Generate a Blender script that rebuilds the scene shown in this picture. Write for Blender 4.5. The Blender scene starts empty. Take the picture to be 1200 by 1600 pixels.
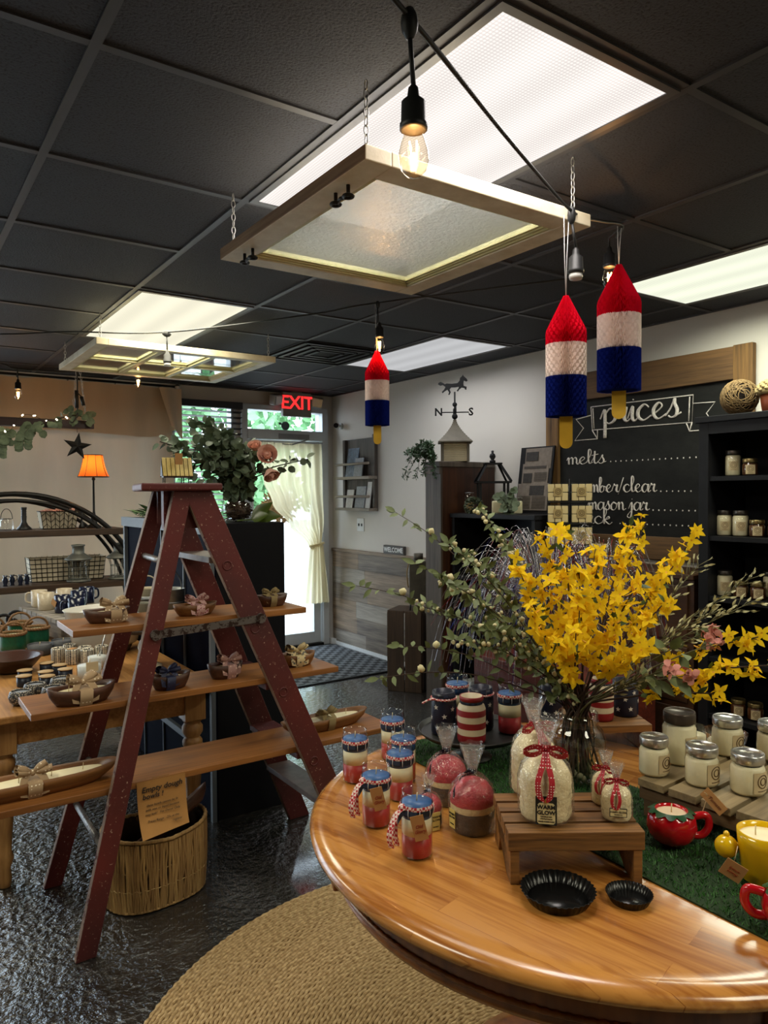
import bpy, bmesh, math, random
from math import sin, cos, pi, radians, atan2, sqrt
from mathutils import Vector, Matrix, Euler
random.seed(7)
SC = bpy.context.scene
COL = SC.collection

# ------------------------------------------------------------------ camera
HC = 1.46
F_PX, YAW, PIT, ROL = 1151.3, .6015, .0233, -.006
fw = Vector((sin(YAW)*cos(PIT), cos(YAW)*cos(PIT), -sin(PIT)))
rt0 = Vector((cos(YAW), -sin(YAW), 0)); up0 = rt0.cross(fw)
rt = rt0*cos(ROL) + up0*sin(ROL); up = -rt0*sin(ROL) + up0*cos(ROL)
cam_d = bpy.data.cameras.new('camera'); cam = bpy.data.objects.new('camera', cam_d); COL.objects.link(cam)
cam.matrix_world = Matrix(((rt.x, up.x, -fw.x, 0), (rt.y, up.y, -fw.y, 0), (rt.z, up.z, -fw.z, HC), (0, 0, 0, 1)))
cam_d.sensor_fit = 'VERTICAL'; cam_d.sensor_height = 24; cam_d.lens = F_PX/1600*24
cam_d.clip_start = .02
SC.camera = cam

# ------------------------------------------------------------------ light and exposure
SC.view_settings.view_transform = 'Standard'; SC.view_settings.look = 'None'
SC.view_settings.gamma = 1; SC.view_settings.use_curve_mapping = False
SC.view_settings.exposure = 0.0
SC.cycles.use_denoising = True
SC.cycles.max_bounces = 10; SC.cycles.diffuse_bounces = 5; SC.cycles.glossy_bounces = 4
SC.cycles.transparent_max_bounces = 24; SC.cycles.transmission_bounces = 8
SC.cycles.sample_clamp_indirect = 6; SC.cycles.caustics_reflective = False; SC.cycles.caustics_refractive = False
SKY = 7.5
PANEL_W = 25.0          # watts of each ceiling fixture
LENS = 1.05             # glow of the prismatic lens itself
w = bpy.data.worlds.new('sky'); SC.world = w; w.use_nodes = True
wb = w.node_tree.nodes['Background']; wb.inputs['Color'].default_value = (.72, .87, 1.0, 1); wb.inputs['Strength'].default_value = SKY
CZ = 2.434              # ceiling height
GX, GY, T = .4015, 2.279, .6096     # ceiling grid origin and module
def area(name, loc, sx, sy, watts, col, spread=165, rot=(0, 0, 0)):
    l = bpy.data.lights.new(name, 'AREA'); l.shape = 'RECTANGLE'; l.size = sx; l.size_y = sy
    l.energy = watts; l.color = col; l.spread = radians(spread)
    o = bpy.data.objects.new(name, l); o.location = loc; o.rotation_euler = rot; COL.objects.link(o); return o
COOL, WARMW = (1, .93, .88), (1, .95, .74)
PANELS = [(1, -2, COOL), (1, 2, WARMW), (4, -2, (.97, 1, .80)), (4, 2, (.92, .93, .95)), (-2, -2, WARMW), (-2, 2, WARMW), (1, -6, WARMW), (4, -6, WARMW)]
def panel_c(i, j): return (GX+T*(i+.5), GY+T*(j+1), CZ)
for i, j, c in PANELS:
    x, y, z = panel_c(i, j)
    area('fluorescent_tubes', (x, y, CZ-.012), .5, 1.1, PANEL_W*(.4 if (i, j) == (4, 2) else 1), c)     # the far right fixture is nearly out
def point(name, loc, watts, col, r=.01):
    l = bpy.data.lights.new(name, 'POINT'); l.energy = watts; l.color = col; l.shadow_soft_size = r
    o = bpy.data.objects.new(name, l); o.location = loc; COL.objects.link(o); return o

# ------------------------------------------------------------------ materials
def nt(name):
    m = bpy.data.materials.new(name); m.use_nodes = True
    n = m.node_tree.nodes; n.clear(); return m, n, m.node_tree.links
def hx(c):
    if isinstance(c, str):
        c = c.lstrip('#'); v = [int(c[k:k+2], 16)/255 for k in (0, 2, 4)]
        return tuple(((x+.055)/1.055)**2.4 if x > .04045 else x/12.92 for x in v)
    return tuple(c)
def dk(c, k): return tuple(x*k for x in hx(c))
def coords(n, l, scale=(1, 1, 1), rot=(0, 0, 0)):
    tc = n.new('ShaderNodeTexCoord'); mp = n.new('ShaderNodeMapping')
    mp.inputs['Scale'].default_value = scale; mp.inputs['Rotation'].default_value = rot
    l.new(tc.outputs['Object'], mp.inputs['Vector']); return mp.outputs['Vector']
def noise(n, l, vec, s, d=4, r=.6):
    t = n.new('ShaderNodeTexNoise'); t.inputs['Scale'].default_value = s; t.inputs['Detail'].default_value = d; t.inputs['Roughness'].default_value = r
    l.new(vec, t.inputs['Vector']); return t.outputs['Fac']
def ramp(n, l, fac, stops):
    r = n.new('ShaderNodeValToRGB'); e = r.color_ramp.elements
    while len(e) < len(stops): e.new(.5)
    for k, (p, c) in enumerate(stops):
        e[k].position = p; e[k].color = (*hx(c), 1) if not isinstance(c, (int, float)) else (c, c, c, 1)
    l.new(fac, r.inputs['Fac']); return r.outputs['Color']
def bsdf(n, l, rough=.5, metal=0, spec=.5, coat=0, sheen=0):
    b = n.new('ShaderNodeBsdfPrincipled'); o = n.new('ShaderNodeOutputMaterial')
    b.inputs['Roughness'].default_value = rough; b.inputs['Metallic'].default_value = metal
    b.inputs['Specular IOR Level'].default_value = spec; b.inputs['Coat Weight'].default_value = coat
    b.inputs['Coat Roughness'].default_value = .08; b.inputs['Sheen Weight'].default_value = sheen
    l.new(b.outputs[0], o.inputs[0]); return b, o
def bumpn(n, l, b, h, strength, dist=.01):
    x = n.new('ShaderNodeBump'); x.inputs['Strength'].default_value = strength; x.inputs['Distance'].default_value = dist
    l.new(h, x.inputs['Height']); l.new(x.outputs[0], b.inputs['Normal'])
def math_n(n, l, op, a, b=None, c=None):
    x = n.new('ShaderNodeMath'); x.operation = op
    for k, v in enumerate((a, b, c)):
        if v is None: continue
        if isinstance(v, (int, float)): x.inputs[k].default_value = v
        else: l.new(v, x.inputs[k])
    return x.outputs[0]
def mixc(n, l, fac, a, b):
    x = n.new('ShaderNodeMix'); x.data_type = 'RGBA'
    if isinstance(fac, (int, float)): x.inputs[0].default_value = fac
    else: l.new(fac, x.inputs[0])
    for k, v in ((6, a), (7, b)):
        if isinstance(v, (str, tuple)): x.inputs[k].default_value = (*hx(v), 1)
        else: l.new(v, x.inputs[k])
    return x.outputs[2]
def M(name, c, rough=.5, metal=0, spec=.5, var=.12, ns=14, bump=0, bs=60, bd=.004, coat=0, sheen=0, c2=None, emit=0):
    m, n, l = nt(name); b, o = bsdf(n, l, rough, metal, spec, coat, sheen); v = coords(n, l)
    c = hx(c); c2 = hx(c2) if c2 else dk(c, 1-var)
    l.new(ramp(n, l, noise(n, l, v, ns), [(.35, c2), (.65, c)]), b.inputs['Base Color'])
    if bump: bumpn(n, l, b, noise(n, l, v, bs, 3), bump, bd)
    if emit:
        b.inputs['Emission Color'].default_value = (*c, 1); b.inputs['Emission Strength'].default_value = emit
    return m
def wood(name, c1, c2, axis='x', s=1.0, rough=.45, bump=.15, coat=0, fine=90, spec=.5):
    m, n, l = nt(name); b, o = bsdf(n, l, rough, coat=coat, spec=spec)
    k = {'x': (.06, 1, 1), 'y': (1, .06, 1), 'z': (1, 1, .06)}[axis]; v = coords(n, l, tuple(q*s for q in k))
    a = noise(n, l, v, 14, 5, .65); f = noise(n, l, v, fine, 2, .5)
    g = math_n(n, l, 'MULTIPLY_ADD', f, .35, math_n(n, l, 'MULTIPLY', a, .75))
    l.new(ramp(n, l, g, [(.34, c1), (.52, [(p+q)/2 for p, q in zip(hx(c1), hx(c2))]), (.72, c2)]), b.inputs['Base Color'])
    if bump: bumpn(n, l, b, g, bump, .004)
    return m
def thin(name, tint=(1, 1, 1), refl=.04, rough=.02, bump=0, bs=30, fres=1.45, haze=0):
    m, n, l = nt(name); o = n.new('ShaderNodeOutputMaterial')
    t = n.new('ShaderNodeBsdfTransparent'); t.inputs[0].default_value = (*tint, 1)
    g = n.new('ShaderNodeBsdfGlossy'); g.inputs['Roughness'].default_value = rough
    fr = n.new('ShaderNodeLayerWeight'); fr.inputs[0].default_value = .5
    if bump:
        v = coords(n, l); x = n.new('ShaderNodeBump'); x.inputs['Strength'].default_value = bump; x.inputs['Distance'].default_value = .01
        l.new(noise(n, l, v, bs, 3), x.inputs['Height']); l.new(x.outputs[0], g.inputs['Normal']); l.new(x.outputs[0], fr.inputs['Normal'])
    mx = n.new('ShaderNodeMixShader'); l.new(math_n(n, l, 'MULTIPLY_ADD', math_n(n, l, 'POWER', fr.outputs['Facing'], 4.0), .75, refl), mx.inputs[0])
    l.new(t.outputs[0], mx.inputs[1]); l.new(g.outputs[0], mx.inputs[2]); out = mx.outputs[0]
    if haze:
        d = n.new('ShaderNodeBsdfDiffuse'); d.inputs[0].default_value = (.9, .9, .9, 1); m2 = n.new('ShaderNodeMixShader'); m2.inputs[0].default_value = haze
        l.new(out, m2.inputs[1]); l.new(d.outputs[0], m2.inputs[2]); out = m2.outputs[0]
    l.new(out, o.inputs[0]); return m
def cloth(name, c, trans=.4, sheer=0, var=.1, ns=8, stretch=(1, 1, 1)):
    m, n, l = nt(name); o = n.new('ShaderNodeOutputMaterial'); v = coords(n, l, stretch)
    col = ramp(n, l, noise(n, l, v, ns), [(.3, dk(c, 1-var)), (.7, c)])
    d = n.new('ShaderNodeBsdfDiffuse'); t = n.new('ShaderNodeBsdfTranslucent'); l.new(col, d.inputs[0]); l.new(col, t.inputs[0])
    mx = n.new('ShaderNodeMixShader'); mx.inputs[0].default_value = trans; l.new(d.outputs[0], mx.inputs[1]); l.new(t.outputs[0], mx.inputs[2]); out = mx.outputs[0]
    if sheer:
        x = n.new('ShaderNodeBsdfTransparent'); m2 = n.new('ShaderNodeMixShader'); m2.inputs[0].default_value = sheer
        l.new(out, m2.inputs[1]); l.new(x.outputs[0], m2.inputs[2]); out = m2.outputs[0]
    l.new(out, o.inputs[0]); return m
def glow(name, c, s):
    m, n, l = nt(name); o = n.new('ShaderNodeOutputMaterial'); e = n.new('ShaderNodeEmission')
    e.inputs[0].default_value = (*hx(c), 1); e.inputs[1].default_value = s; l.new(e.outputs[0], o.inputs[0]); return m
def checks(name, a, b, s, rough=.8):
    m, n, l = nt(name); bb, o = bsdf(n, l, rough); v = coords(n, l); t = n.new('ShaderNodeTexChecker')
    t.inputs['Scale'].default_value = s; t.inputs['Color1'].default_value = (*hx(a), 1); t.inputs['Color2'].default_value = (*hx(b), 1)
    l.new(v, t.inputs['Vector']); l.new(t.outputs[0], bb.inputs['Base Color']); return m
def dots(name, a, b, s, thr=.25, rough=.6, stretch=(1, 1, 1), rnd=.15):
    m, n, l = nt(name); bb, o = bsdf(n, l, rough); v = coords(n, l, stretch); t = n.new('ShaderNodeTexVoronoi')
    t.inputs['Scale'].default_value = s; t.inputs['Randomness'].default_value = rnd; l.new(v, t.inputs['Vector'])
    f = math_n(n, l, 'LESS_THAN', t.outputs['Distance'], thr); l.new(mixc(n, l, f, a, b), bb.inputs['Base Color']); return m
def speck(name, c, c2, s, thr, rough=.5, bump=0, metal=0, low=2.5):
    m, n, l = nt(name); bb, o = bsdf(n, l, rough, metal); v = coords(n, l)
    a = noise(n, l, v, s, 6, .75); f = ramp(n, l, a, [(thr, 0), (thr+.03, 1)])
    base = ramp(n, l, noise(n, l, v, low), [(.3, dk(c, .8)), (.7, c)])
    l.new(mixc(n, l, f, base, c2), bb.inputs['Base Color'])
    if bump: bumpn(n, l, bb, a, bump, .005)
    return m

# ------------------------------------------------------------------ mesh builder
def V(*a): return Vector(a)
def rot_to(d):
    return Vector((0, 0, 1)).rotation_difference(Vector(d).normalized()).to_matrix()
class MB:
    def __init__(s): s.v = []; s.f = []; s.mi = []; s.sm = []; s.base = Matrix.Identity(4)
    def add(s, vs, fs, mi=0, smooth=False):
        o = len(s.v); s.v += [tuple(s.base @ Vector(p)) for p in vs]
        for f in fs: s.f.append([o+i for i in f]); s.mi.append(mi); s.sm.append(smooth)
        return s
    def box(s, x0, x1, y0, y1, z0, z1, mi=0):
        return s.add([(x, y, z) for x in (x0, x1) for y in (y0, y1) for z in (z0, z1)],
                     [(0, 1, 3, 2), (4, 6, 7, 5), (0, 4, 5, 1), (2, 3, 7, 6), (0, 2, 6, 4), (1, 5, 7, 3)], mi)
    def bc(s, c, d, mi=0, rot=None):
        h = [k/2 for k in d]; R = rot or Matrix.Identity(3); c = Vector(c)
        return s.add([c + R @ Vector((x, y, z)) for x in (-h[0], h[0]) for y in (-h[1], h[1]) for z in (-h[2], h[2])],
                     [(0, 1, 3, 2), (4, 6, 7, 5), (0, 4, 5, 1), (2, 3, 7, 6), (0, 2, 6, 4), (1, 5, 7, 3)], mi)
    def bar(s, a, b, wd, th, side=(0, 1, 0), mi=0, flat_ends=False):
        a = Vector(a); b = Vector(b); d = (b-a).normalized(); t = Vector(side); t = (t-d*t.dot(d)).normalized(); q = d.cross(t)
        vs = []
        for p in (a, b):
            for i in (-1, 1):
                for j in (-1, 1):
                    x = p + q*(i*wd/2) + t*(j*th/2)
                    if flat_ends and abs(d.z) > .1: x = x + d*((p.z-x.z)/d.z)
                    vs.append(x)
        return s.add(vs, [(0, 1, 3, 2), (4, 6, 7, 5), (0, 4, 5, 1), (2, 3, 7, 6), (0, 2, 6, 4), (1, 5, 7, 3)], mi)
    def tube(s, pts, r, n=7, mi=0, cap=True, closed=False):
        P = [Vector(p) for p in pts]; N = len(P); vs = []; fs = []; prev = None
        for k, p in enumerate(P):
            d = (P[(k+1) % N]-P[k-1]) if closed else (P[min(k+1, N-1)]-P[max(k-1, 0)])
            if d.length < 1e-9: d = Vector((0, 0, 1))
            d.normalize()
            if prev is None: u = d.orthogonal().normalized()
            else:
                u = prev-d*prev.dot(d); u = u.normalized() if u.length > 1e-6 else d.orthogonal().normalized()
            prev = u; w_ = d.cross(u); rr = r[k] if isinstance(r, (list, tuple)) else r
            vs += [p+(u*cos(2*pi*i/n)+w_*sin(2*pi*i/n))*rr for i in range(n)]
        for k in range(N if closed else N-1):
            k2 = (k+1) % N
            fs += [(k*n+i, k*n+(i+1) % n, k2*n+(i+1) % n, k2*n+i) for i in range(n)]
        s.add(vs, fs, mi, True)
        if cap and not closed: s.add(vs[:n], [tuple(range(n-1, -1, -1))], mi); s.add(vs[-n:], [tuple(range(n))], mi)
        return s
    def lathe(s, prof, n=24, c=(0, 0, 0), sx=1, sy=1, mi=0, cap0=True, cap1=True, wob=None):
        # prof: [(r, z)] or [(r, z, material)] from one end to the other
        vs = []; c = Vector(c)
        for p in prof:
            for i in range(n):
                a = 2*pi*i/n; r = p[0]*(wob(a, p[1]) if wob else 1)
                vs.append((c.x+r*cos(a)*sx, c.y+r*sin(a)*sy, c.z+p[1]))
        for k in range(len(prof)-1):
            m_ = prof[k][2] if len(prof[k]) > 2 else mi
            s.add([], [], 0)
            o = len(s.v)
            s.add(vs[k*n:(k+2)*n], [(i, (i+1) % n, n+(i+1) % n, n+i) for i in range(n)], m_, True)
        if cap0 and prof[0][0] > 1e-5: s.add(vs[:n], [tuple(range(n-1, -1, -1))], prof[0][2] if len(prof[0]) > 2 else mi)
        if cap1 and prof[-1][0] > 1e-5: s.add(vs[-n:], [tuple(range(n))], prof[-1][2] if len(prof[-1]) > 2 else mi)
        return s
    def sph(s, c, r, nu=14, nv=9, mi=0, jit=0):
        r = (r, r, r) if isinstance(r, (int, float)) else r; c = Vector(c); vs = [c+V(0, 0, -r[2])]; fs = []
        for j in range(1, nv):
            t = -pi/2+pi*j/nv
            for i in range(nu):
                a = 2*pi*i/nu; k = 1+(random.uniform(-jit, jit) if jit else 0); vs.append(c+V(r[0]*cos(t)*cos(a)*k, r[1]*cos(t)*sin(a)*k, r[2]*sin(t)*k))
        vs.append(c+V(0, 0, r[2]))
        for i in range(nu): fs.append((0, 1+(i+1) % nu, 1+i))
        for j in range(nv-2):
            for i in range(nu): a = 1+j*nu; fs.append((a+i, a+(i+1) % nu, a+nu+(i+1) % nu, a+nu+i))
        a = 1+(nv-2)*nu
        for i in range(nu): fs.append((a+i, a+(i+1) % nu, len(vs)-1))
        return s.add(vs, fs, mi, True)
    def prism(s, poly, h, xf=None, mi=0):
        n = len(poly); xf = xf or Matrix.Identity(4); vs = [xf @ V(x, y, 0) for x, y in poly]+[xf @ V(x, y, h) for x, y in poly]
        return s.add(vs, [tuple(range(n-1, -1, -1)), tuple(range(n, 2*n))]+[(i, (i+1) % n, n+(i+1) % n, n+i) for i in range(n)], mi)
    def strip(s, pts, wid, side, mi=0):
        # ribbon: centre line with a width vector
        vs = []; N = len(pts)
        for k, p in enumerate(pts):
            sd = Vector(side[k] if isinstance(side, list) else side); ww = wid[k] if isinstance(wid, list) else wid
            vs += [Vector(p)-sd*ww/2, Vector(p)+sd*ww/2]
        return s.add(vs, [(2*k, 2*k+1, 2*k+3, 2*k+2) for k in range(N-1)], mi, True)
    def grid(s, fn, nu, nv, mi=0, smooth=True):
        vs = [fn(i/nu, j/nv) for j in range(nv+1) for i in range(nu+1)]; q = nu+1
        return s.add(vs, [(j*q+i, j*q+i+1, (j+1)*q+i+1, (j+1)*q+i) for j in range(nv) for i in range(nu)], mi, smooth)
    def leaf(s, p, d, nrm, L, W, mi=0, round_=False, bend=.15):
        p = Vector(p); d = Vector(d).normalized(); nrm = Vector(nrm); sd = d.cross(nrm)
        sd = sd.normalized() if sd.length > 1e-5 else d.orthogonal().normalized(); nn = sd.cross(d)
        prof = [(0, .04), (.2, .8), (.5, 1), (.8, .75), (1, .03)] if round_ else [(0, .04), (.25, .8), (.5, 1), (.75, .62), (1, .02)]
        vs = []
        for t, w_ in prof:
            c = p+d*L*t-nn*(bend*L*t*t); vs += [c-sd*W/2*w_+nn*W*.12*w_, c, c+sd*W/2*w_+nn*W*.12*w_]
        fs = []
        for k in range(len(prof)-1): fs += [(3*k, 3*k+1, 3*k+4, 3*k+3), (3*k+1, 3*k+2, 3*k+5, 3*k+4)]
        return s.add(vs, fs, mi, True)
    def build(s, name, mats, parent=None, loc=(0, 0, 0), rz=0, bevel=0, seg=2, recalc=True):
        me = bpy.data.meshes.new(name); me.from_pydata(s.v, [], s.f)
        for m_ in (mats if isinstance(mats, (list, tuple)) else [mats]): me.materials.append(m_)
        me.polygons.foreach_set('material_index', s.mi); me.polygons.foreach_set('use_smooth', s.sm)
        bm = bmesh.new(); bm.from_mesh(me); bmesh.ops.remove_doubles(bm, verts=bm.verts, dist=1e-6)
        if recalc: bmesh.ops.recalc_face_normals(bm, faces=bm.faces)
        bm.to_mesh(me); bm.free(); me.update()
        o = bpy.data.objects.new(name, me); COL.objects.link(o); o.parent = parent; o.location = loc; o.rotation_euler = (0, 0, rz)
        if bevel:
            b = o.modifiers.new('bevel', 'BEVEL'); b.width = bevel; b.segments = seg; b.limit_method = 'ANGLE'; b.angle_limit = radians(40)
        return o
def tag(o, label, cat, group=None):
    o['label'] = label; o['category'] = cat
    if group: o['group'] = group
    return o
def thing(name, label, cat, loc=(0, 0, 0), rz=0, group=None):
    o = bpy.data.objects.new(name, None); COL.objects.link(o); o.empty_display_size = .05; o.location = loc; o.rotation_euler = (0, 0, rz)
    return tag(o, label, cat, group)
def struct(o): o['kind'] = 'structure'; return o
KIDS = {}
def dup(root, loc, rz=0, label=None, group=None, skip=()):
    def cp(o, par):
        c = o.copy(); COL.objects.link(c); c.parent = par
        for ch in [x for x in bpy.data.objects if x.parent == o]:
            if ch.name.split('.')[0] not in skip: cp(ch, c)
        return c
    r = cp(root, None); r.location = loc; r.rotation_euler = (0, 0, rz)
    if label: r['label'] = label
    if group: r['group'] = group
    return r
def face(x, y): return atan2(-x, y)     # rotation that turns local -Y toward the aisle where the camera stands
def text(s, size, name, mat, parent, loc, rot=(pi/2, 0, 0), ext=.0004, align='CENTER', shear=0, space=1, bold=0):
    cu = bpy.data.curves.new(name, 'FONT'); cu.body = s; cu.size = size; cu.extrude = ext; cu.align_x = align; cu.align_y = 'CENTER'
    cu.shear = shear; cu.resolution_u = 2; cu.space_character = space; cu.offset = bold
    o = bpy.data.objects.new(name, cu); COL.objects.link(o)
    me = bpy.data.meshes.new_from_object(o.evaluated_get(bpy.context.evaluated_depsgraph_get()))
    bpy.data.objects.remove(o); bpy.data.curves.remove(cu); me.materials.clear(); me.materials.append(mat)
    t = bpy.data.objects.new(name, me); COL.objects.link(t); t.parent = parent; t.location = loc; t.rotation_euler = rot; return t
def cat(pts, k=5):
    P = [Vector(p) for p in pts]; out = []
    for i in range(len(P)-1):
        a, b, c, d = P[max(i-1, 0)], P[i], P[i+1], P[min(i+2, len(P)-1)]
        for j in range(k):
            t = j/k; out.append(.5*((2*b)+(c-a)*t+(2*a-5*b+4*c-d)*t*t+(3*b-a-3*c+d)*t**3))
    return out+[P[-1]]
def star2(r, r2, n=5, a0=pi/2): return [((r if k % 2 == 0 else r2)*cos(a0+pi*k/n), (r if k % 2 == 0 else r2)*sin(a0+pi*k/n)) for k in range(2*n)]
def rnd(a, b): return random.uniform(a, b)
def rvec(): return Vector((rnd(-1, 1), rnd(-1, 1), rnd(-1, 1))).normalized()
# ------------------------------------------------------------------ shared materials
WALL = M('wall_paint', (.62, .585, .535), .85, var=.04, ns=2, bump=.05, bs=200, bd=.002)
BLACKW = M('black_paint', (.008, .008, .010), .5, var=.3, spec=.22)
DARKMETAL = M('dark_metal', (.018, .017, .016), .45, .6)
GALV = M('galvanized', (.33, .34, .34), .45, .85, var=.35, ns=20)
WHITEM = M('white_metal', (.72, .74, .76), .4)
GLASS = thin('clear_glass'); JGLASS = thin('jar_glass', refl=.06, tint=(.97, .98, .98))
WAX = M('cream_wax', '#efe3bd', .45, var=.05, ns=30)
WICK = M('wick', '#d8c49a', .9)
KRAFT = M('kraft_paper', '#a97a48', .9, var=.1)
INK = M('black_ink', (.01, .01, .01), .9)
CREAMW = M('cream_paint', '#c9bda2', .6, var=.15, bump=.1)
SILVER = M('silver_lid', (.62, .61, .58), .28, .95, var=.1)
OAK = wood('oak', '#7c4313', '#d68a3b', 'x', 1.2, .25, .08, coat=.35)
PINE = wood('pine', '#7a4c22', '#bd8a50', 'y', 1.2, .38, .08)
PINEZ = wood('pine_turned', '#7a4f28', '#b88a55', 'z', 1.2, .4, .05)
PLANK = wood('plank', '#573014', '#9c6531', 'x', 1.0, .42, .08)
DARKWOOD = wood('dark_wood', '#160c07', '#3a2114', 'z', 1, .5, .15)
GREYWOOD = wood('grey_wood', '#3b332c', '#85786a', 'y', 1, .7, .2)
GREYWOOD2 = wood('grey_wood_warm', '#4b3c30', '#96826c', 'y', 1, .7, .2)
GREYWOOD3 = wood('grey_wood_pale', '#565049', '#a09689', 'y', 1, .7, .2)
BARN = wood('barn_wood', '#2e1e0f', '#745430', 'y', 1, .75, .25)
BARNZ = wood('barn_wood_upright', '#3c2712', '#8a6636', 'z', 1, .75, .25)
RISER = wood('riser_wood', '#2c1807', '#9a6a35', 'x', 2.0, .6, .3)
GREENLEAF = M('green_leaf', '#4c6332', .55, var=.35, ns=30)
SAGE = M('sage_leaf', '#475642', .6, var=.35, ns=25, c2='#66765a')
STEM = M('brown_stem', '#2e1d14', .8)
# ------------------------------------------------------------------ floor, walls, ceiling
XR, YB, XL, YF = 3.71, 6.30, -2.8, -3.2
m, n, l = nt('sealed_concrete'); b, o = bsdf(n, l, .3, spec=1.0, coat=.6); v = coords(n, l)
big = noise(n, l, v, 1.6, 5, .6); fine = noise(n, l, v, 55, 4, .7); mid = noise(n, l, v, 14, 4, .6)
l.new(ramp(n, l, big, [(.3, (.011, .010, .009)), (.7, (.030, .028, .026))]), b.inputs['Base Color'])
l.new(ramp(n, l, mid, [(.3, .10), (.75, .26)]), b.inputs['Roughness'])
rip = noise(n, l, v, 32, 3, .55); bumpn(n, l, b, math_n(n, l, 'MULTIPLY_ADD', fine, .25, rip), 1.0, .020)
FLOORM = m
struct(MB().box(XL-.2, XR+.2, YF-.2, YB+.12, -.1, 0).build('floor', FLOORM))
def wallbox(name, boxes, mat=WALL):
    q = MB()
    for bx in boxes: q.box(*bx)
    return struct(q.build(name, mat))
wallbox('wall_right', [(XR, XR+.12, YF, YB+.12, 0, CZ+.02)])
wallbox('wall_left', [(XL-.12, XL, YF, YB+.12, 0, CZ+.02)])
wallbox('wall_front', [(XL, XR, YF-.12, YF, 0, CZ+.02)])
y0, y1 = YB, YB+.12
wallbox('wall_back', [(XL, -2.3, y0, y1, 0, CZ+.02), (-2.3, .60, y0, y1, 0, .10), (-2.3, .60, y0, y1, 2.20, CZ+.02), (.60, .62, y0, y1, 0, CZ+.02), (.62, 1.98, y0, y1, 0, .10), (.62, 1.98, y0, y1, 2.20, CZ+.02), (1.98, 2.08, y0, y1, 0, CZ+.02),
    (2.08, 2.70, y0, y1, 0, .72), (2.08, 2.70, y0, y1, 2.31, CZ+.02), (2.70, 2.735, y0, y1, 0, CZ+.02), (2.735, 3.64, y0, y1, 2.30, CZ+.02), (3.64, XR, y0, y1, 0, CZ+.02)])
# ceiling tiles
m, n, l = nt('ceiling_tile'); b, o = bsdf(n, l, .8); v = coords(n, l)
sp = noise(n, l, v, 150, 2, .5); l.new(ramp(n, l, sp, [(.32, (.004, .004, .005)), (.46, (.024, .025, .033))]), b.inputs['Base Color']); bumpn(n, l, b, sp, .5, .004)
TILE = m
struct(MB().box(XL-.1, XR+.1, YF-.1, YB+.12, CZ, CZ+.1).build('ceiling', TILE))
TBAR = M('black_grid', (.035, .035, .042), .5, var=.05)
q = MB()
for i in range(-5, 6):
    x = GX+T*i
    if XL < x < XR: q.box(x-.012, x+.012, YF, YB, CZ-.006, CZ)
for j in range(-8, 7):
    y = GY+T*j
    if not YF < y < YB: continue
    for i in range(-6, 6):
        xa, xb = max(GX+T*i, XL), min(GX+T*(i+1), XR)
        if xb <= xa: continue
        if i in (1, 4, -2) and (j+1) % 4 == 0: continue       # the long way of a light fixture
        if i == 1 and (j+3) % 4 == 0: continue                # full length tiles between the lights
        q.box(xa, xb, y-.012, y+.012, CZ-.0055, CZ)
q.box(XR-.022, XR, YF, YB, CZ-.007, CZ); q.box(XL, XR, YB-.022, YB, CZ-.007, CZ)
struct(q.build('trim_1', TBAR))
# wainscot of wide planks with a cap rail
q = MB(); zz = 0
for r in range(6):
    h = .152; ys = 6.28; k = r % 2
    while ys > 3.6:
        ln = rnd(.7, 1.2) if ys < 6.2 else rnd(.4, 1.0); ye = max(ys-ln, 3.55)
        q.box(XR-.018-rnd(0, .002), XR, ye+.001, ys-.001, zz+.001, zz+h-.001, random.randrange(3)); ys = ye
    zz += h
struct(q.build('trim_2', [GREYWOOD, GREYWOOD2, GREYWOOD3]))
struct(MB().box(XR-.035, XR, 3.55, 6.28, .912, .942).build('trim_3', GREYWOOD2, bevel=.004))
struct(MB().box(XR-.03, XR-.018, 3.6, 6.28, 0, .03).box(XR-.06, XR-.005, 6.22, 6.30, 0, .05).build('baseboard_right', WHITEM))
# ------------------------------------------------------------------ door, transom, windows
ALU = M('door_aluminium', (.55, .58, .60), .4, .15, var=.05)
dr = MB()
dr.box(3.575, 3.64, 6.26, 6.40, 0, 2.30).box(2.735, 2.79, 6.26, 6.40, 0, 2.30).box(2.79, 3.575, 6.26, 6.40, 2.252, 2.30).box(2.79, 3.575, 6.25, 6.40, 1.985, 2.075)
d1 = struct(dr.build('door_1', ALU, bevel=.004))
lf = MB(); lf.box(2.80, 2.86, 6.30, 6.345, .02, 1.98).box(3.49, 3.565, 6.30, 6.345, .02, 1.98).box(2.86, 3.49, 6.30, 6.345, 1.91, 1.98).box(2.86, 3.49, 6.30, 6.345, .02, .13)
lf.build('door_leaf', ALU, d1, bevel=.004)
MB().box(2.86, 3.49, 6.318, 6.326, .13, 1.91).build('door_glass', GLASS, d1)
MB().box(2.79, 3.575, 6.318, 6.326, 2.075, 2.252).build('transom_glass', GLASS, d1)
MB().box(3.10, 3.42, 6.24, 6.29, 1.99, 2.04).bar((3.40, 6.25, 1.99), (3.18, 6.14, 1.93), .02, .008, (0, 0, 1)).bar((3.18, 6.14, 1.93), (3.05, 6.29, 1.95), .02, .008, (0, 0, 1)).build('door_closer', M('closer_grey', (.25, .25, .26), .4, .5), d1)
MB().tube([(3.53, 6.30, .95), (3.53, 6.24, .95), (3.53, 6.24, 1.2), (3.53, 6.30, 1.2)], .011).build('door_handle', SILVER, d1)
MB().box(2.79, 3.575, 6.26, 6.38, 0, .02).build('threshold', DARKMETAL, d1)
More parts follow.
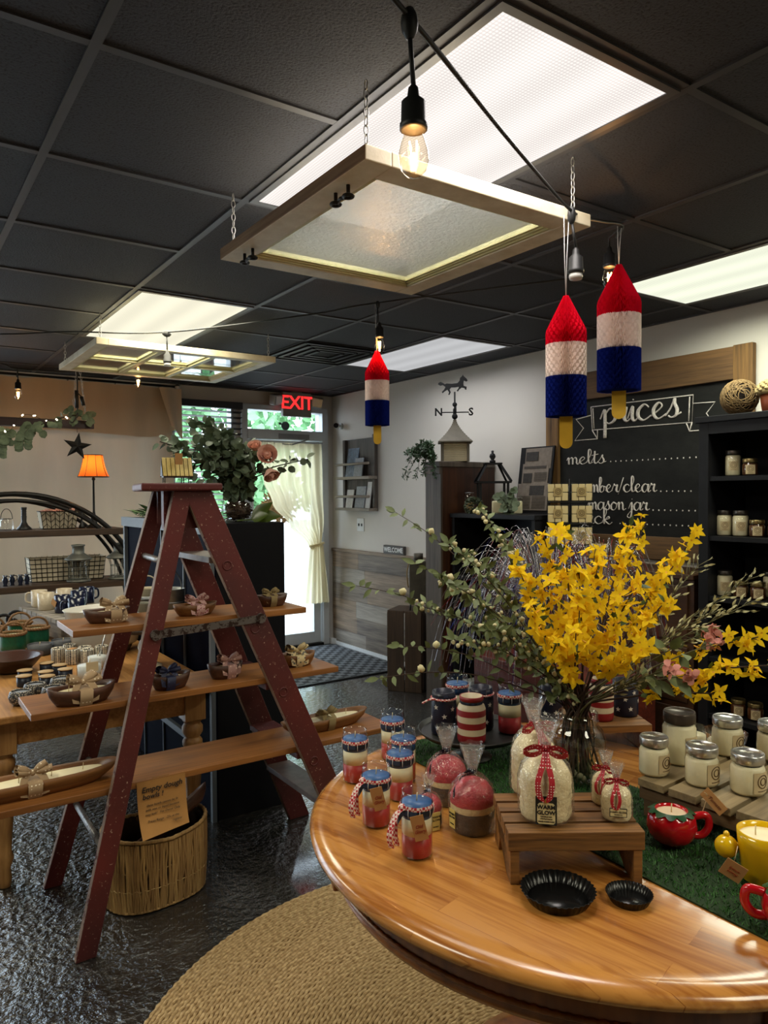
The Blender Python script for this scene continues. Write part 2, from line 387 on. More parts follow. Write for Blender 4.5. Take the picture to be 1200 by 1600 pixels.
def window(name, x0, x1, z0, z1, mull=()):
    f = MB(); f.box(x0, x0+.05, 6.30, 6.40, z0, z1).box(x1-.05, x1, 6.30, 6.40, z0, z1).box(x0+.05, x1-.05, 6.30, 6.40, z0, z0+.05).box(x0+.05, x1-.05, 6.30, 6.40, z1-.05, z1)
    for xm in mull: f.box(xm-.025, xm+.025, 6.32, 6.38, z0+.05, z1-.05)
    o = struct(f.build(name, ALU)); MB().box(x0+.05, x1-.05, 6.345, 6.352, z0+.05, z1-.05).build('pane', GLASS, o)
window('window_1', .62, 1.98, .10, 2.20, (1.3,))
window('window_3', -2.3, .60, .10, 2.20, (-1.0,))
window('window_2', 2.08, 2.70, .72, 2.31)
# ------------------------------------------------------------------ outside
pv = speck('pavement_grit', (.62, .60, .56), (.34, .32, .30), 30, .55, .9)
struct(MB().box(-20, 22, 6.42, 40, -.14, -.04).build('ground', pv))
LEAFO = M('outdoor_leaf', '#7fae78', .7, var=.5, ns=3, c2='#558a58')
for k, (x, y, h, r) in enumerate([(5.0, 13, 4.4, 1.6), (8.6, 14.5, 4.9, 1.9), (12.8, 16, 5.2, 2.1), (1.6, 15, 4.0, 1.6), (17.5, 17, 4.8, 2.1)]):
    t = thing('tree', ['bright green leafy tree outside beyond the glass door', 'big bushy green tree outside right of the transom middle', 'far right green tree seen outside through transom', 'low green tree outside behind the black blinds', 'outermost green tree past the right edge of door'][k], 'tree', (x, y, -.04), 0)
    MB().tube([(0, 0, 0), (.05, 0, h*.5), (0, .05, h*.8)], [.14, .1, .06]).build('trunk', STEM, t)
    q = MB()
    for _ in range(2600):
        u = rvec(); c = V(u.x*r, u.y*r, h*.62+u.z*h*.40)*1.0; c = V(c.x*rnd(.6, 1.05), c.y*rnd(.6, 1.05), c.z)
        q.leaf(c, rvec(), u, rnd(.16, .28), rnd(.11, .19))
    q.build('foliage', LEAFO, t, recalc=False)
# ------------------------------------------------------------------ ceiling lights and vent
def lensmat(name, col, k):
    m, n, l = nt(name); o = n.new('ShaderNodeOutputMaterial'); e = n.new('ShaderNodeEmission'); e.inputs[0].default_value = (*col, 1)
    v = coords(n, l); sx = n.new('ShaderNodeSeparateXYZ'); l.new(v, sx.inputs[0])
    a = math_n(n, l, 'ABSOLUTE', math_n(n, l, 'SINE', math_n(n, l, 'MULTIPLY', sx.outputs[0], 330))); c = math_n(n, l, 'ABSOLUTE', math_n(n, l, 'SINE', math_n(n, l, 'MULTIPLY', sx.outputs[1], 330)))
    cell = math_n(n, l, 'MULTIPLY_ADD', math_n(n, l, 'MULTIPLY', a, c), .34*k, .80*k)
    tube = math_n(n, l, 'MULTIPLY_ADD', math_n(n, l, 'COSINE', math_n(n, l, 'MULTIPLY', sx.outputs[0], 32)), -.07, 1)   # the tubes lie behind the prisms
    l.new(math_n(n, l, 'MULTIPLY', cell, tube), e.inputs[1]); l.new(e.outputs[0], o.inputs[0]); return m
LABEL_P = {(1, -2): 'large white prismatic ceiling light panel nearest overhead, behind the bare bulb', (1, 2): 'yellowish ceiling light panel above the six pane window frame', (4, -2): 'pale green ceiling light panel above the chalkboard wall', (4, 2): 'dim grey ceiling light panel in front of the black air vent'}
RIM = M('light_rim', (.07, .07, .075), .4)
for i, j, c in PANELS:
    x, y, z = panel_c(i, j); k = .62 if (i, j) == (4, 2) else LENS
    t = thing('ceiling_light', LABEL_P.get((i, j), 'ceiling light panel out of view behind the camera %d %d' % (i, j)) if (i, j) in LABEL_P else 'ceiling light panel over the unseen part of the shop', 'ceiling light', (x, y, CZ-.007), 0, None if (i, j) in LABEL_P else 'unseen ceiling lights')
    q = MB(); q.box(-.292, -.27, -.597, .597, -.004, .006).box(.27, .292, -.597, .597, -.004, .006).box(-.27, .27, -.597, -.575, -.004, .006).box(-.27, .27, .575, .597, -.004, .006).build('frame', RIM, t)
    MB().box(-.27, .27, -.575, .575, -.001, .005).build('diffuser', lensmat('prismatic_lens', c, k), t)
t = thing('air_vent', 'black square ceiling air vent above the small popsicle', 'vent', (GX+T*3.5, GY+T*3.5, CZ-.006))
q = MB()
for k in range(4):
    a = .29-.065*k; z = -.006*k
    for s in (-1, 1): q.box(-a, a, s*a-.014, s*a+.014, -.012-z*.3, 0).box(s*a-.014, s*a+.014, -a, a, -.012, 0)
q.build('louvre', BLACKW, t); MB().box(-.29, .29, -.29, .29, -.002, .001).build('backing', M('duct_dark', (.004, .004, .004), .9), t)
# ------------------------------------------------------------------ hanging window frames
def chain(p0, p1):
    q = MB(); a = Vector(p0); b = Vector(p1); n_ = max(2, int((b-a).length/.019)); d = (b-a)/n_
    for k in range(n_):
        c = a+d*(k+.5); s_ = V(1, 0, 0) if k % 2 else V(0, 1, 0)
        q.tube([c+d.normalized()*cos(t_)*.0125+s_*sin(t_)*.006 for t_ in [2*pi*i/10 for i in range(10)]], .0016, 5, closed=True)
    return q
CHAIN = M('chain_metal', (.45, .44, .42), .4, .8)
PAINTW = M('flaking_cream_paint', '#efe4c8', .55, var=.1, ns=9, c2='#d6c6a2', bump=.3, bs=40)
BAREW = wood('bare_sash_wood', '#6d4b2c', '#b28c62', 'y', 1, .7, .15)
BEAD = M('yellow_bead', '#d8cf9a', .5, var=.1)
HAMMER = thin('hammered_glass', tint=(.82, .85, .82), refl=.16, rough=.16, bump=1.0, bs=75, haze=.25)
def sash(name, label, x0, x1, y0, y1, z, rail, panes, glass, mats, latch):
    cx, cy = (x0+x1)/2, (y0+y1)/2; t = thing(name, label, 'window frame', (cx, cy, z)); hx_, hy = (x1-x0)/2, (y1-y0)/2; th = .036
    for (a, b, c, d) in ((-hx_, -hx_+rail, -hy, hy), (hx_-rail, hx_, -hy, hy)):
        q = MB().box(a, b, c, d, 0, th); q.mi[0 if a < 0 else 1] = 1; q.build('stile', [PAINTW, mats[0]], t, bevel=.003)
    for (a, b, c, d) in ((-hx_+rail, hx_-rail, -hy, -hy+rail), (-hx_+rail, hx_-rail, hy-rail, hy)): MB().box(a, b, c, d, 0, th).build('rail', mats[1], t, bevel=.003)
    ix, iy = hx_-rail, hy-rail; q = MB()
    for k in range(3):
        e = .009*k; zt = .004+.005*k
        q.box(-ix+e, -ix+e+.009, -iy+e, iy-e, zt, .03).box(ix-e-.009, ix-e, -iy+e, iy-e, zt, .03).box(-ix+e, ix-e, -iy+e, -iy+e+.009, zt, .03).box(-ix+e, ix-e, iy-e-.009, iy-e, zt, .03)
    q.build('bead', BEAD, t)
    nx, ny = panes
    for k in range(1, nx): xx = -ix+2*ix*k/nx; MB().box(xx-.016, xx+.016, -iy, iy, .003, .03).box(xx-.026, xx+.026, -iy, iy, .016, .03).build('muntin', BEAD, t)
    for k in range(1, ny): yy = -iy+2*iy*k/ny; MB().box(-ix, ix, yy-.016, yy+.016, .004, .029).box(-ix, ix, yy-.026, yy+.026, .016, .03).build('muntin', BEAD, t)
    for a in range(nx):
        for b in range(ny): MB().box(-ix+2*ix*a/nx+.02, -ix+2*ix*(a+1)/nx-.02, -iy+2*iy*b/ny+.02, -iy+2*iy*(b+1)/ny-.02, .018, .022).build('pane', glass, t)
    for sx in (-1, 1):
        for sy in (-1, 1): chain((sx*(hx_-.03), sy*(hy-.04), CZ-.008-z), (sx*(hx_-.03), sy*(hy-.04), th)).build('chain', CHAIN, t)
    for yy in latch:
        q = MB()
        for s in (-1, 1): q.tube([(-hx_+rail*.55, yy+s*.03, 0), (-hx_+rail*.55, yy+s*.03, -.028)], .005).tube([V(-hx_+rail*.55, yy+s*.03, -.028)+V(cos(a)*.012, sin(a)*.012, 0) for a in [2*pi*i/10 for i in range(10)]], .0045, 6, closed=True)
        q.tube([(-hx_+rail*.55, yy-.02, -.028), (-hx_+rail*.5, yy, -.024), (-hx_+rail*.55, yy+.02, -.028)], .005).build('latch', DARKMETAL, t)
    return t
sash('hanging_window_frame', 'old cream window frame with one textured pane hung on chains from ceiling', .925, 1.695, 1.415, 2.275, 2.222, .075, (1, 1), HAMMER, (BAREW, PAINTW), (-.26, .30))
sash('hanging_window_frame', 'old six pane window frame with dark edge hung on chains near the curtain', .95, 1.98, 4.02, 4.98, 2.255, .06, (3, 2), thin('old_glass', refl=.12), (PAINTW, PAINTW), ())
# ------------------------------------------------------------------ string lights
BULBG = thin('bulb_glass', tint=(1, .93, .82), refl=.05)
FIL = glow('filament', (1, .50, .14), 60)
SOCK = M('black_rubber', (.012, .012, .012), .5)
OFFB = M('frosted_white', (.75, .73, .68), .4)
def bulb(t, p, lit=True, watts=1.6):
    # p = top of the socket where the short lead ends
    sk = MB().lathe([(.003, .0), (.008, -.006), (.010, -.02), (.019, -.028), (.020, -.06), (.022, -.062), (.022, -.070), (.0185, -.072)], 16).build('socket', SOCK, t, p)
    if lit:
        MB().lathe([(.012, -.066), (.0135, -.074), (.019, -.088), (.0235, -.105), (.0238, -.118), (.020, -.132), (.011, -.142), (.0005, -.145)], 18).build('bulb', BULBG, sk)
        q = MB()
        for k in range(4):
            a = pi/2*k; q.tube([(.008*cos(a), .008*sin(a), -.090), (.005*cos(a+.3), .005*sin(a+.3), -.122)], .0012, 5)
        q.build('filament', FIL, sk)
        point('bulb_light', V(*p)+V(0, 0, -.104), watts, (1, .52, .18), .008)
    else:
        MB().lathe([(.017, -.070), (.019, -.080), (.017, -.088), (.0, -.088)], 16).build('bulb', OFFB, sk)
t = thing('string_light', 'black cord of bare bulbs running overhead past the large textured window frame', 'string lights', (1.592, 1.396, 2.231)); o = V(1.592, 1.396, 2.231)
def loc(*ps): return [Vector(p)-o for p in ps]
cord = cat(loc((.55, .90, 2.23), (.697, .937, 2.205), (1.15, 1.17, 2.215), (1.592, 1.396, 2.240), (1.85, 1.52, 2.305), (2.056, 1.586, 2.352), (2.3, 1.8, 2.42)), 6)
MB().tube(cord, .0045).sph(loc((.697, .937, 2.195))[0], (.014, .014, .026), 10, 6).sph(loc((1.592, 1.396, 2.228))[0], (.012, .012, .026), 10, 6).tube(loc((.697, .937, 2.18), (.700, .932, 2.10)), .004).tube(loc((1.592, 1.396, 2.216), (1.601, 1.389, 2.14)), .004).tube(loc((2.056, 1.586, 2.348), (2.07, 1.65, 2.33), (2.078, 1.655, 2.30)), .004).build('cord', SOCK, t)
bulb(t, loc((.700, .932, 2.10))[0]+V(0, 0, 0)); bulb(t, loc((1.601, 1.389, 2.14))[0], False); bulb(t, loc((2.078, 1.655, 2.305))[0])
for ob in [x for x in bpy.data.objects if x.name.startswith('bulb_light')]: ob.location = Vector(ob.location)+o
t = thing('string_light', 'black cord of bare bulbs running across the far ceiling toward the curtain', 'string lights', (1.954, 2.87, 2.36)); o = V(1.954, 2.87, 2.36)
before = set(bpy.data.objects)
cord = cat(loc((2.6, 2.2, 2.42), (1.973, 2.918, 2.372), (1.80, 3.25, 2.362), (1.303, 3.965, 2.346), (.9, 4.45, 2.39), (.59, 4.717, 2.389), (-.1, 5.1, 2.40)), 6)
cord2 = cat(loc((-.1, 5.1, 2.40), (.3, 5.5, 2.36), (.685, 5.5, 2.348), (.795, 5.545, 2.33), (1.19, 5.516, 2.345), (1.47, 5.08, 2.40), (1.6, 4.95, 2.425)), 6)
q = MB().tube(cord, .0045).tube(cord2, .0045).sph(loc((1.973, 2.918, 2.362))[0], (.012, .012, .02), 8, 6).sph(loc((1.303, 3.965, 2.338))[0], (.026, .012, .018), 8, 6)
q.tube(loc((1.973, 2.918, 2.36), (1.945, 2.875, 2.268)), .004).tube(loc((1.303, 3.965, 2.335), (1.304, 3.963, 2.252)), .004).tube(loc((.795, 5.545, 2.33), (.797, 5.541, 2.262)), .004).tube(loc((1.47, 5.08, 2.40), (1.47, 5.08, 2.34)), .004)
q.build('cord', SOCK, t)
bulb(t, loc((1.95, 2.87, 2.268))[0]); bulb(t, loc((1.304, 3.963, 2.252))[0], False); bulb(t, loc((.797, 5.541, 2.262))[0]); bulb(t, loc((1.47, 5.08, 2.34))[0])
for ob in set(bpy.data.objects)-before:
    if ob.name.startswith('bulb_light'): ob.location = Vector(ob.location)+o
# ------------------------------------------------------------------ honeycomb paper popsicles
def tissue(name, c):
    return cloth(name, c, .3, 0, .12, 60)
RED, WHT, BLU, STK = tissue('red_tissue', '#e2142f'), tissue('white_tissue', '#fff1e8'), tissue('blue_tissue', '#1b2a80'), M('yellow_stick', '#d6a928', .7)
def popsicle(label, loc_, R, H, hang):
    t = thing('paper_popsicle', label, 'paper decoration', loc_)   # origin at the tip
    nf, rows = 40, 34
    def sect(name, z0, z1, mat):
        q = MB(); nr = max(6, int(rows*(z0-z1)/H))
        def rad(d): return R*min(1, .10+.90*(d/(.30*H))) if d < .30*H else R
        for f in range(nf):
            a0 = 2*pi*f/nf; pr_ = []
            for s in (-1, 1):
                col = []
                for k in range(nr+1):
                    d = -(z0+(z1-z0)*k/nr); r = rad(d)
                    wv = (.5+.5*cos(pi*k+ (pi if f % 2 else 0)))*.5*2*pi/nf*.86
                    col.append((r*cos(a0+s*wv), r*sin(a0+s*wv), -d, r))
                pr_.append(col)
            # two leaves of tissue meeting at the honeycomb glue lines, running in to the core
            for col in pr_:
                vs = [(x, y, z) for x, y, z, r in col]+[(x*.80, y*.80, z) for x, y, z, r in col]; m_ = len(col)
                q.add(vs, [(k, k+1, m_+k+1, m_+k) for k in range(m_-1)], 0, False)
        q.lathe([(rad(-z0)*.82, z0), (rad(-z0*.8-z1*.2)*.82, z0*.8+z1*.2), (rad(-(z0+z1)/2)*.82, (z0+z1)/2), (rad(-z0*.2-z1*.8)*.82, z0*.2+z1*.8), (rad(-z1)*.82, z1)], 20)
        return q.build(name, mat, t, recalc=False)
    sect('red_section', -.004, -.41*H, RED); sect('white_section', -.41*H, -.675*H, WHT); sect('blue_section', -.675*H, -H, BLU)
    pw = R*.32; pl = [(-pw, 0), (pw, 0)]+[(pw*cos(a), -.055*1-.0+pw*0-pw*sin(a)) for a in [pi*k/8 for k in range(9)]]
    mt = Matrix.Translation((0, .002, -H+.004)) @ Matrix.Rotation(pi/2, 4, 'X') @ Matrix.Identity(4)
    MB().prism([(x, (y if y == 0 else y-.02)) for x, y in pl], .004, mt).build('stick', STK, t, rz=face(loc_[0], loc_[1]))
    MB().tube([(0, 0, -.006), (.004, 0, hang*.5), (.012, 0, hang)], .0012, 5).tube([(0, 0, -.006), (-.006, 0, hang*.5), (-.008, 0, hang)], .0012, 5).build('ribbon', M('white_ribbon', (.8, .78, .75), .6), t)
popsicle('red white and blue tissue popsicle hanging lower, left of the chalkboard frame corner', (1.576, 1.402, 2.010), .0555, .336, .215)
popsicle('red white and blue tissue popsicle hanging higher, over the chalkboard title', (2.045, 1.590, 2.224), .071, .422, .122)
popsicle('small far red white and blue tissue popsicle hanging near the exit sign', (1.966, 2.916, 2.148), .058, .358, .215)
t = thing('window_ornament', 'dark round bird ornament stuck on the transom glass below the exit sign', 'ornament', (3.20, 6.312, 2.12))
MB().tube([(0, -.006, 0), (0, 0, 0)], .042, 20).build('disc', M('ornament_dark', '#4a5550', .6), t); MB().sph((-.055, -.003, .02), (.018, .005, .012), 8, 6).tube([(-.03, -.003, .01), (-.05, -.003, .018)], .005, 5).build('bird_head', M('ornament_dark2', '#3d4744', .6), t)
# ------------------------------------------------------------------ exit sign, small wall things
t = thing('exit_sign', 'grey exit sign with lit red letters and twin lamp heads above the door', 'exit sign', (3.27, 6.218, 2.20))
SIGNG = M('sign_grey', (.33, .31, .29), .5)
MB().box(-.15, .15, -.025, .025, 0, .225).build('housing', SIGNG, t, bevel=.005)
MB().box(-.05, .05, -.02, .055, .225, .234).build('mount', SIGNG, t)
text('EXIT', .175, 'letters', glow('exit_red', (1, .02, .02), 2.2), t, (0, -.0262, .125), ext=.001, space=.95, bold=.002)
LH = M('lamp_head', (.5, .5, .48), .35, .2)
for s in (-1, 1):
    q = MB().bc((s*.215, -.01, .15), (.115, .07, .10), rot=Euler((radians(15), s*radians(10), s*radians(-22))).to_matrix()); h = q.build('lamp_head', LH, t, bevel=.012)
    MB().bc((s*.215-s*.014, -.047, .14), (.09, .008, .075), rot=Euler((radians(15), s*radians(10), s*radians(-22))).to_matrix()).build('reflector', M('lamp_lens', (.75, .75, .72), .15, .6), h)
    MB().tube([(s*.145, 0, .17), (s*.17, 0, .17)], .012).build('arm', SIGNG, t)
t = thing('security_camera', 'small black and white camera on the wall near the door', 'camera', (XR, 6.12, 2.125))
MB().lathe([(.03, 0), (.03, .012), (.012, .016), (.012, .05)], 14).build('base', WHITEM, t).rotation_euler = (0, -pi/2, 0)
MB().tube([(-.05, 0, 0), (-.09, -.045, 0)], .028, 14).build('body', WHITEM, t); MB().tube([(-.089, -.044, 0), (-.094, -.05, 0)], .024, 14).build('lens', BLACKW, t)
t = thing('light_switch', 'white double switch plate on the wall above the wainscot', 'switch', (XR, 5.787, 1.182))
MB().box(-.006, 0, -.06, .06, -.06, .06).build('plate', WHITEM, t, bevel=.003)
for s in (-1, 1): MB().box(-.013, -.005, s*.024-.006, s*.024+.006, -.012, .012).build('toggle', BLACKW, t)
# ------------------------------------------------------------------ curtain, blinds, door curtain
CURT = cloth('beige_curtain', '#dccbb4', .065, 0, .10, 5, (1, 1, .2))
t = thing('curtain_rod', 'dark metal curtain rod below the ceiling holding the beige curtain', 'curtain rod', (0, 6.17, 2.387))
MB().tube([(-2.6, 0, 0), (2.09, 0, 0)], .010).build('rod', DARKMETAL, t)
MB().sph((2.11, 0, 0), .024).tube([(2.02, 0, 0), (2.02, .12, 0)], .008).tube([(2.02, .117, 0), (2.02, .13, 0)], .02).build('finial', SILVER, t)
for k in range(12): MB().tube([V(-2+.36*k, cos(a)*.016, sin(a)*.016-.006) for a in [2*pi*i/10 for i in range(10)]], .002, 5, closed=True).build('ring', DARKMETAL, t)
def cw(u, z, ph=0, amp=.022): return amp*sin(u*10+ph+.4*sin(u*3.1))+amp*.30*sin(u*27+1.3+.5*z)+amp*.5*sin(u*5+z*1.5)
t = thing('curtain', 'long beige fabric curtain with folded over top along the back wall', 'curtain', (0, 6.2, .0))
MB().grid(lambda u, v: V(.625+1.445*u+.02*sin(v*3)*u, cw(.625+1.445*u, v), .06+2.30*v), 160, 16).build('panel', CURT, t, recalc=False)
def val(u, v):
    x = .615+1.485*u; zb = 1.96-.015*sin(x*4.1)+.08*max(0, (u-.8)*5)**2
    z = 2.375+(zb-2.375)*v-.012*abs(sin(x*8.7))*(1-v)
    return V(x, -.05+cw(x, z, .5, .018)-.030*v-.010*sin(x*17)*v, z)
MB().grid(val, 160, 10).build('valance', CURT, t, recalc=False)
MB().grid(lambda u, v: V(1.93+.19*u*(1-.5*v)+.10*v, -.115-.02*sin(u*6), 2.36-.42*v*(.75+.25*u)), 10, 8).build('folded_corner', CURT, t, recalc=False)
SLAT = M('black_slat', (.014, .014, .017), .4)
t = thing('window_blind', 'black slatted blind half open over the window beside the door', 'blind', (2.40, 6.25, 2.30))
MB().box(-.33, .33, -.03, .03, -.06, 0).build('headrail', SLAT, t)
for k in range(30):
    z = -.09-.049*k; MB().bc((0, 0, z), (.65, .05, .003), rot=Euler((radians(-12), 0, 0)).to_matrix()).build('slat', SLAT, t)
for s in (-.24, .24): MB().tube([(s, -.028, -.06), (s, -.028, -1.53)], .0015, 5).build('cord', SLAT, t)
SHEER = cloth('ivory_sheer', '#e8dcb8', .6, .12, .10, 6, (1, 1, .15))
t = thing('door_curtain', 'ivory sheer curtain on the glass door tied back near the handle', 'curtain', (3.2, 6.20, 0))
def lerp(tab, z):
    for (za, a), (zb, b) in zip(tab, tab[1:]):
        if za >= z >= zb: k = (za-z)/(za-zb); k = k*k*(3-2*k); return a+(b-a)*k
    return tab[-1][1] if z < tab[-1][0] else tab[0][1]
LX = [(1.96, -.33), (1.6, -.29), (1.4, -.20), (1.2, -.02), (1.05, .16), (.98, .22)]; RX = [(1.96, .335), (1.5, .33), (1.2, .345), (.98, .32)]
def dc(u, v):
    z = 1.95-.97*v; a, b = lerp(LX, z), lerp(RX, z); amp = .016*(1-.5*v); return V(a+(b-a)*u, amp*sin(u*52)+amp*.6*sin(u*23+1)-.02*sin(v*pi), z-.05*(1-u)*v*v)
MB().grid(dc, 110, 24).build('panel', SHEER, t, recalc=False)
def tl(u, v):
    z = .98-.56*v; a, b = .20-.06*v, .34+.07*v; return V(a+(b-a)*u, .016*sin(u*26+v)+.01*sin(u*11), z)
MB().grid(tl, 50, 12).build('tail', SHEER, t, recalc=False)
MB().tube([V(.27+.075*cos(a), .026*sin(a), .985+.015*cos(a)) for a in [2*pi*i/14 for i in range(14)]], .012, 6, closed=True).build('tieback', SHEER, t)
MB().tube([(-.34, .01, 1.955), (.345, .01, 1.955)], .006).build('tension_rod', WHITEM, t)
for k in range(70): pass
t = thing('added_door_wreath', 'added tan dried flower wreath behind the ivory door curtain for its tan blotch', 'wreath', (3.16, 6.35, 1.36))  # added shape behind the glass, stands in for the tan blotch on the curtain
q = MB()
for k in range(320):
    a = rnd(0, 2*pi); r_ = rnd(.0, .15); q.leaf((r_*cos(a), rnd(-.012, .02)+.012, r_*sin(a)), V(cos(a+rnd(-.9, .9)), rnd(-.4, .4), sin(a+rnd(-.9, .9))), V(0, -1, 0), .06, .02)
q.sph((0, .022, 0), (.13, .02, .115), 18, 10).build('dried_flowers', M('dried_tan', '#b08a5c', .9, var=.3), t)
# ------------------------------------------------------------------ hanging beam with greenery
t = thing('hanging_beam', 'dark wooden beam hung on chains before the beige curtain', 'beam', (.45, 5.42, 1.93))
BM = wood('beam_wood', '#120a0a', '#301a1c', 'x', 1, .6, .2)
MB().box(-1.1, .80, -.04, .04, 0, .055).build('beam', BM, t, bevel=.004)
for x in (.66, .76): chain((x, 0, .05), (.71, 0, .495)).build('chain', CHAIN, t)
chain((-.9, 0, .05), (-.9, 0, .495)).build('chain', CHAIN, t)
t = thing('plug_cord', 'black plug and cord hanging beside the beam chains', 'cord', (1.13, 5.345, 2.425))
MB().tube(cat([(0, 0, 0), (.006, 0, -.2), (.0, 0, -.30), (.004, 0, -.4), (-.03, -.02, -.46), (-.05, -.04, -.46)], 5), .005).build('cord', SOCK, t)
MB().tube([(.0, 0, -.24), (.0, 0, -.36)], .013).tube([(.03, 0, -.28), (.045, 0, -.34)], .012).tube([(0, 0, -.25), (.03, 0, -.28)], .004).build('plug', SOCK, t)
t = thing('eucalyptus_garland', 'garland of round grey green leaves draped over the dark beam', 'garland', (.45, 5.42, 1.985))
q = MB(); st = MB(); path = cat([(-1.0, -.06, .01), (-.6, -.07, -.06), (-.2, -.08, .0), (.05, -.07, -.13), (.3, -.07, -.12), (.5, -.07, -.02), (.66, -.05, .03), (.74, -.03, .02)], 12)
st.tube(path, .003, 5)
for k, p in enumerate(path):
    if k % 3 != 1:
        d = V(rnd(-1, 1), rnd(-.7, .2), rnd(-1, .5)).normalized(); e = p+d*.03; q.leaf(e, d, V(rnd(-.4, .4), -1, rnd(-.2, .6)), rnd(.045, .062), rnd(.04, .055), round_=True)
for x0, z0 in ((.02, -.12), (.25, -.10), (-.25, -.02), (.40, -.05), (-.5, -.05)):
    br = cat([(x0, -.07, z0), (x0-.05, -.09, z0-.06), (x0-.06, -.1, z0-.14)], 5); st.tube(br, .002, 5)
    for p in br:
        for s in (-1, 1): q.leaf(p, V(s, rnd(-.4, .2), rnd(-.7, .1)), V(rnd(-.3, .3), -1, .2), .06, .052, round_=True)
st.build('vine', STEM, t); q.build('leaves', SAGE, t, recalc=False)
t = thing('fairy_lights', 'string of tiny warm fairy lights wound along the hanging beam', 'string lights', (.45, 5.36, 1.985))
pts = cat([(-1.0, 0, .01), (-.6, -.03, .012), (-.3, -.03, -.04), (0, -.03, .02), (.12, -.05, -.08), (.25, -.05, -.10), (.35, -.04, .015), (.5, -.03, -.02), (.62, 0, .02)], 8)
MB().tube(pts, .0015, 5).build('wire', STEM, t)
TINY = glow('tiny_bulb', (1, .82, .55), 14)
for p in pts[3::4]: MB().tube([p, p+V(rnd(-.01, .01), -.02, rnd(-.01, .014))], .004, 6).build('bulb', TINY, t)
t = thing('hanging_star', 'black metal star ornament hanging from the beam end', 'ornament', (1.135, 5.375, 1.93))
q = MB(); P5 = star2(.098, .038)
for s in (-1, 1): q.add([(0, s*.022, 0)]+[(x, 0, z) for x, z in P5], [(0, 1+k, 1+(k+1) % 10) for k in range(10)])
sb = q.build('star', DARKMETAL, t, (0, 0, -.125), recalc=True); sb.rotation_euler = (0, radians(8), 0)
MB().tube([(0, 0, .0), (0, -.004, -.03)], .0015, 5).build('hook', DARKMETAL, t)
# ------------------------------------------------------------------ arched wheel shelf and what stands on it
t = thing('arched_shelf', 'dark iron wheel shelf with wooden boards before the beige curtain', 'shelf', (.75, 5.58, 0))
for yy in (-.17, .17):
    R1 = .845
    for R_, th in ((R1, .017), (R1-.045, .013)):
        pts = [V(R_*cos(a), yy, .636+R_*sin(a)) for a in [radians(-49+278*k/64) for k in range(65)]]
        MB().tube([p for p in pts if p.z > -.001], th, 8).build('hoop', DARKMETAL, t)
SHW = wood('shelf_board', '#1d130c', '#4a3524', 'x', 1, .55, .15)
for z, xw in ((1.235, .70), (.865, .78), (.48, .78)): MB().box(-xw, xw, -.19, .19, z-.045, z).build('board', SHW, t, bevel=.004)
SZ1, SZ2 = 1.235, .865
LSH = cloth('orange_shade', '#e8813a', .75, 0, .08, 40, (1, 1, .1))
t = thing('table_lamp', 'lit lamp with an orange bell shade on a thin dark stem', 'lamp', (1.29, 5.60, SZ1))
MB().lathe([(.055, 0), (.05, .012), (.022, .03), (.026, .06), (.012, .09), (.008, .12), (.007, .34), (.014, .352), (.006, .366), (.006, .44)], 16).build('base', DARKMETAL, t)
sh = MB().lathe([(.108, .368), (.094, .40), (.081, .44), (.072, .48), (.066, .525)], 8*3, cap0=False, cap1=False).build('lamp_shade', LSH, t)
q = MB()
for k in range(8):
    a = 2*pi*k/8; q.tube([(r_*cos(a)*1.01, r_*sin(a)*1.01, z) for r_, z in ((.108, .368), (.094, .40), (.081, .44), (.072, .48), (.066, .525))], .002, 5)
for r_, z in ((.108, .368), (.066, .525)): q.tube([V(r_*cos(a), r_*sin(a), z) for a in [2*pi*i/24 for i in range(24)]], .003, 5, closed=True)
q.build('trim', DARKMETAL, sh)
MB().sph((0, 0, .45), .022).build('bulb', glow('lamp_bulb', (1, .62, .30), 12), t)
point('lamp_light', (1.29, 5.60, SZ1+.45), 10, (1, .50, .20), .024)
t = thing('glass_jar', 'small clear glass jar with a wire loop handle on the upper shelf', 'jar', (.715, 5.56, SZ1))
MB().lathe([(.038, 0), (.042, .01), (.042, .06), (.030, .075), (.030, .082)], 18, cap1=False).build('glass', JGLASS, t)
MB().tube([V(.036*cos(a), 0, .076+.07*sin(a)) for a in [pi*i/12 for i in range(13)]], .0022, 5).tube([V(.032*cos(a), .032*sin(a), .077) for a in [2*pi*i/14 for i in range(14)]], .002, 5, closed=True).build('handle', DARKMETAL, t)
def candlestick(label, loc_, H, R):
    t = thing('candle_holder', label, 'candle holder', loc_)
    MB().lathe([(R, 0), (R*.92, .012), (R*.55, .03), (R*.32, H*.35), (R*.36, H*.62), (R*.30, H*.64), (R*.36, H*.70), (R*.30, H*.74), (R*.36, H*.8), (R*.3, H*.84), (R*.38, H*.92), (R*.38, H), (R*.2, H)], 18).build('stand', M('pewter_dark', (.05, .05, .05), .4, .7), t); return t
candlestick('dark ribbed candle holder beside the chevron basket', (.825, 5.58, SZ1), .155, .05)
candlestick('thin dark candle holder between chevron basket and lamp', (1.205, 5.60, SZ1), .15, .022)
LINER = M('linen_liner', '#c9bca4', .9, var=.12, ns=20)
PINKT = M('pink_tissue', '#d9a090', .8, var=.3, ns=40)
t = thing('wire_basket', 'small chevron wire basket with cream liner and pink filling on upper shelf', 'basket', (1.045, 5.60, SZ1))
def taper(q, w0, d0, w1, d1, z0, z1):
    v0 = [(-w0, -d0, z0), (w0, -d0, z0), (w0, d0, z0), (-w0, d0, z0)]; v1 = [(-w1, -d1, z1), (w1, -d1, z1), (w1, d1, z1), (-w1, d1, z1)]
    return q.add(v0+v1, [(3, 2, 1, 0), (0, 1, 5, 4), (1, 2, 6, 5), (2, 3, 7, 6), (3, 0, 4, 7)])
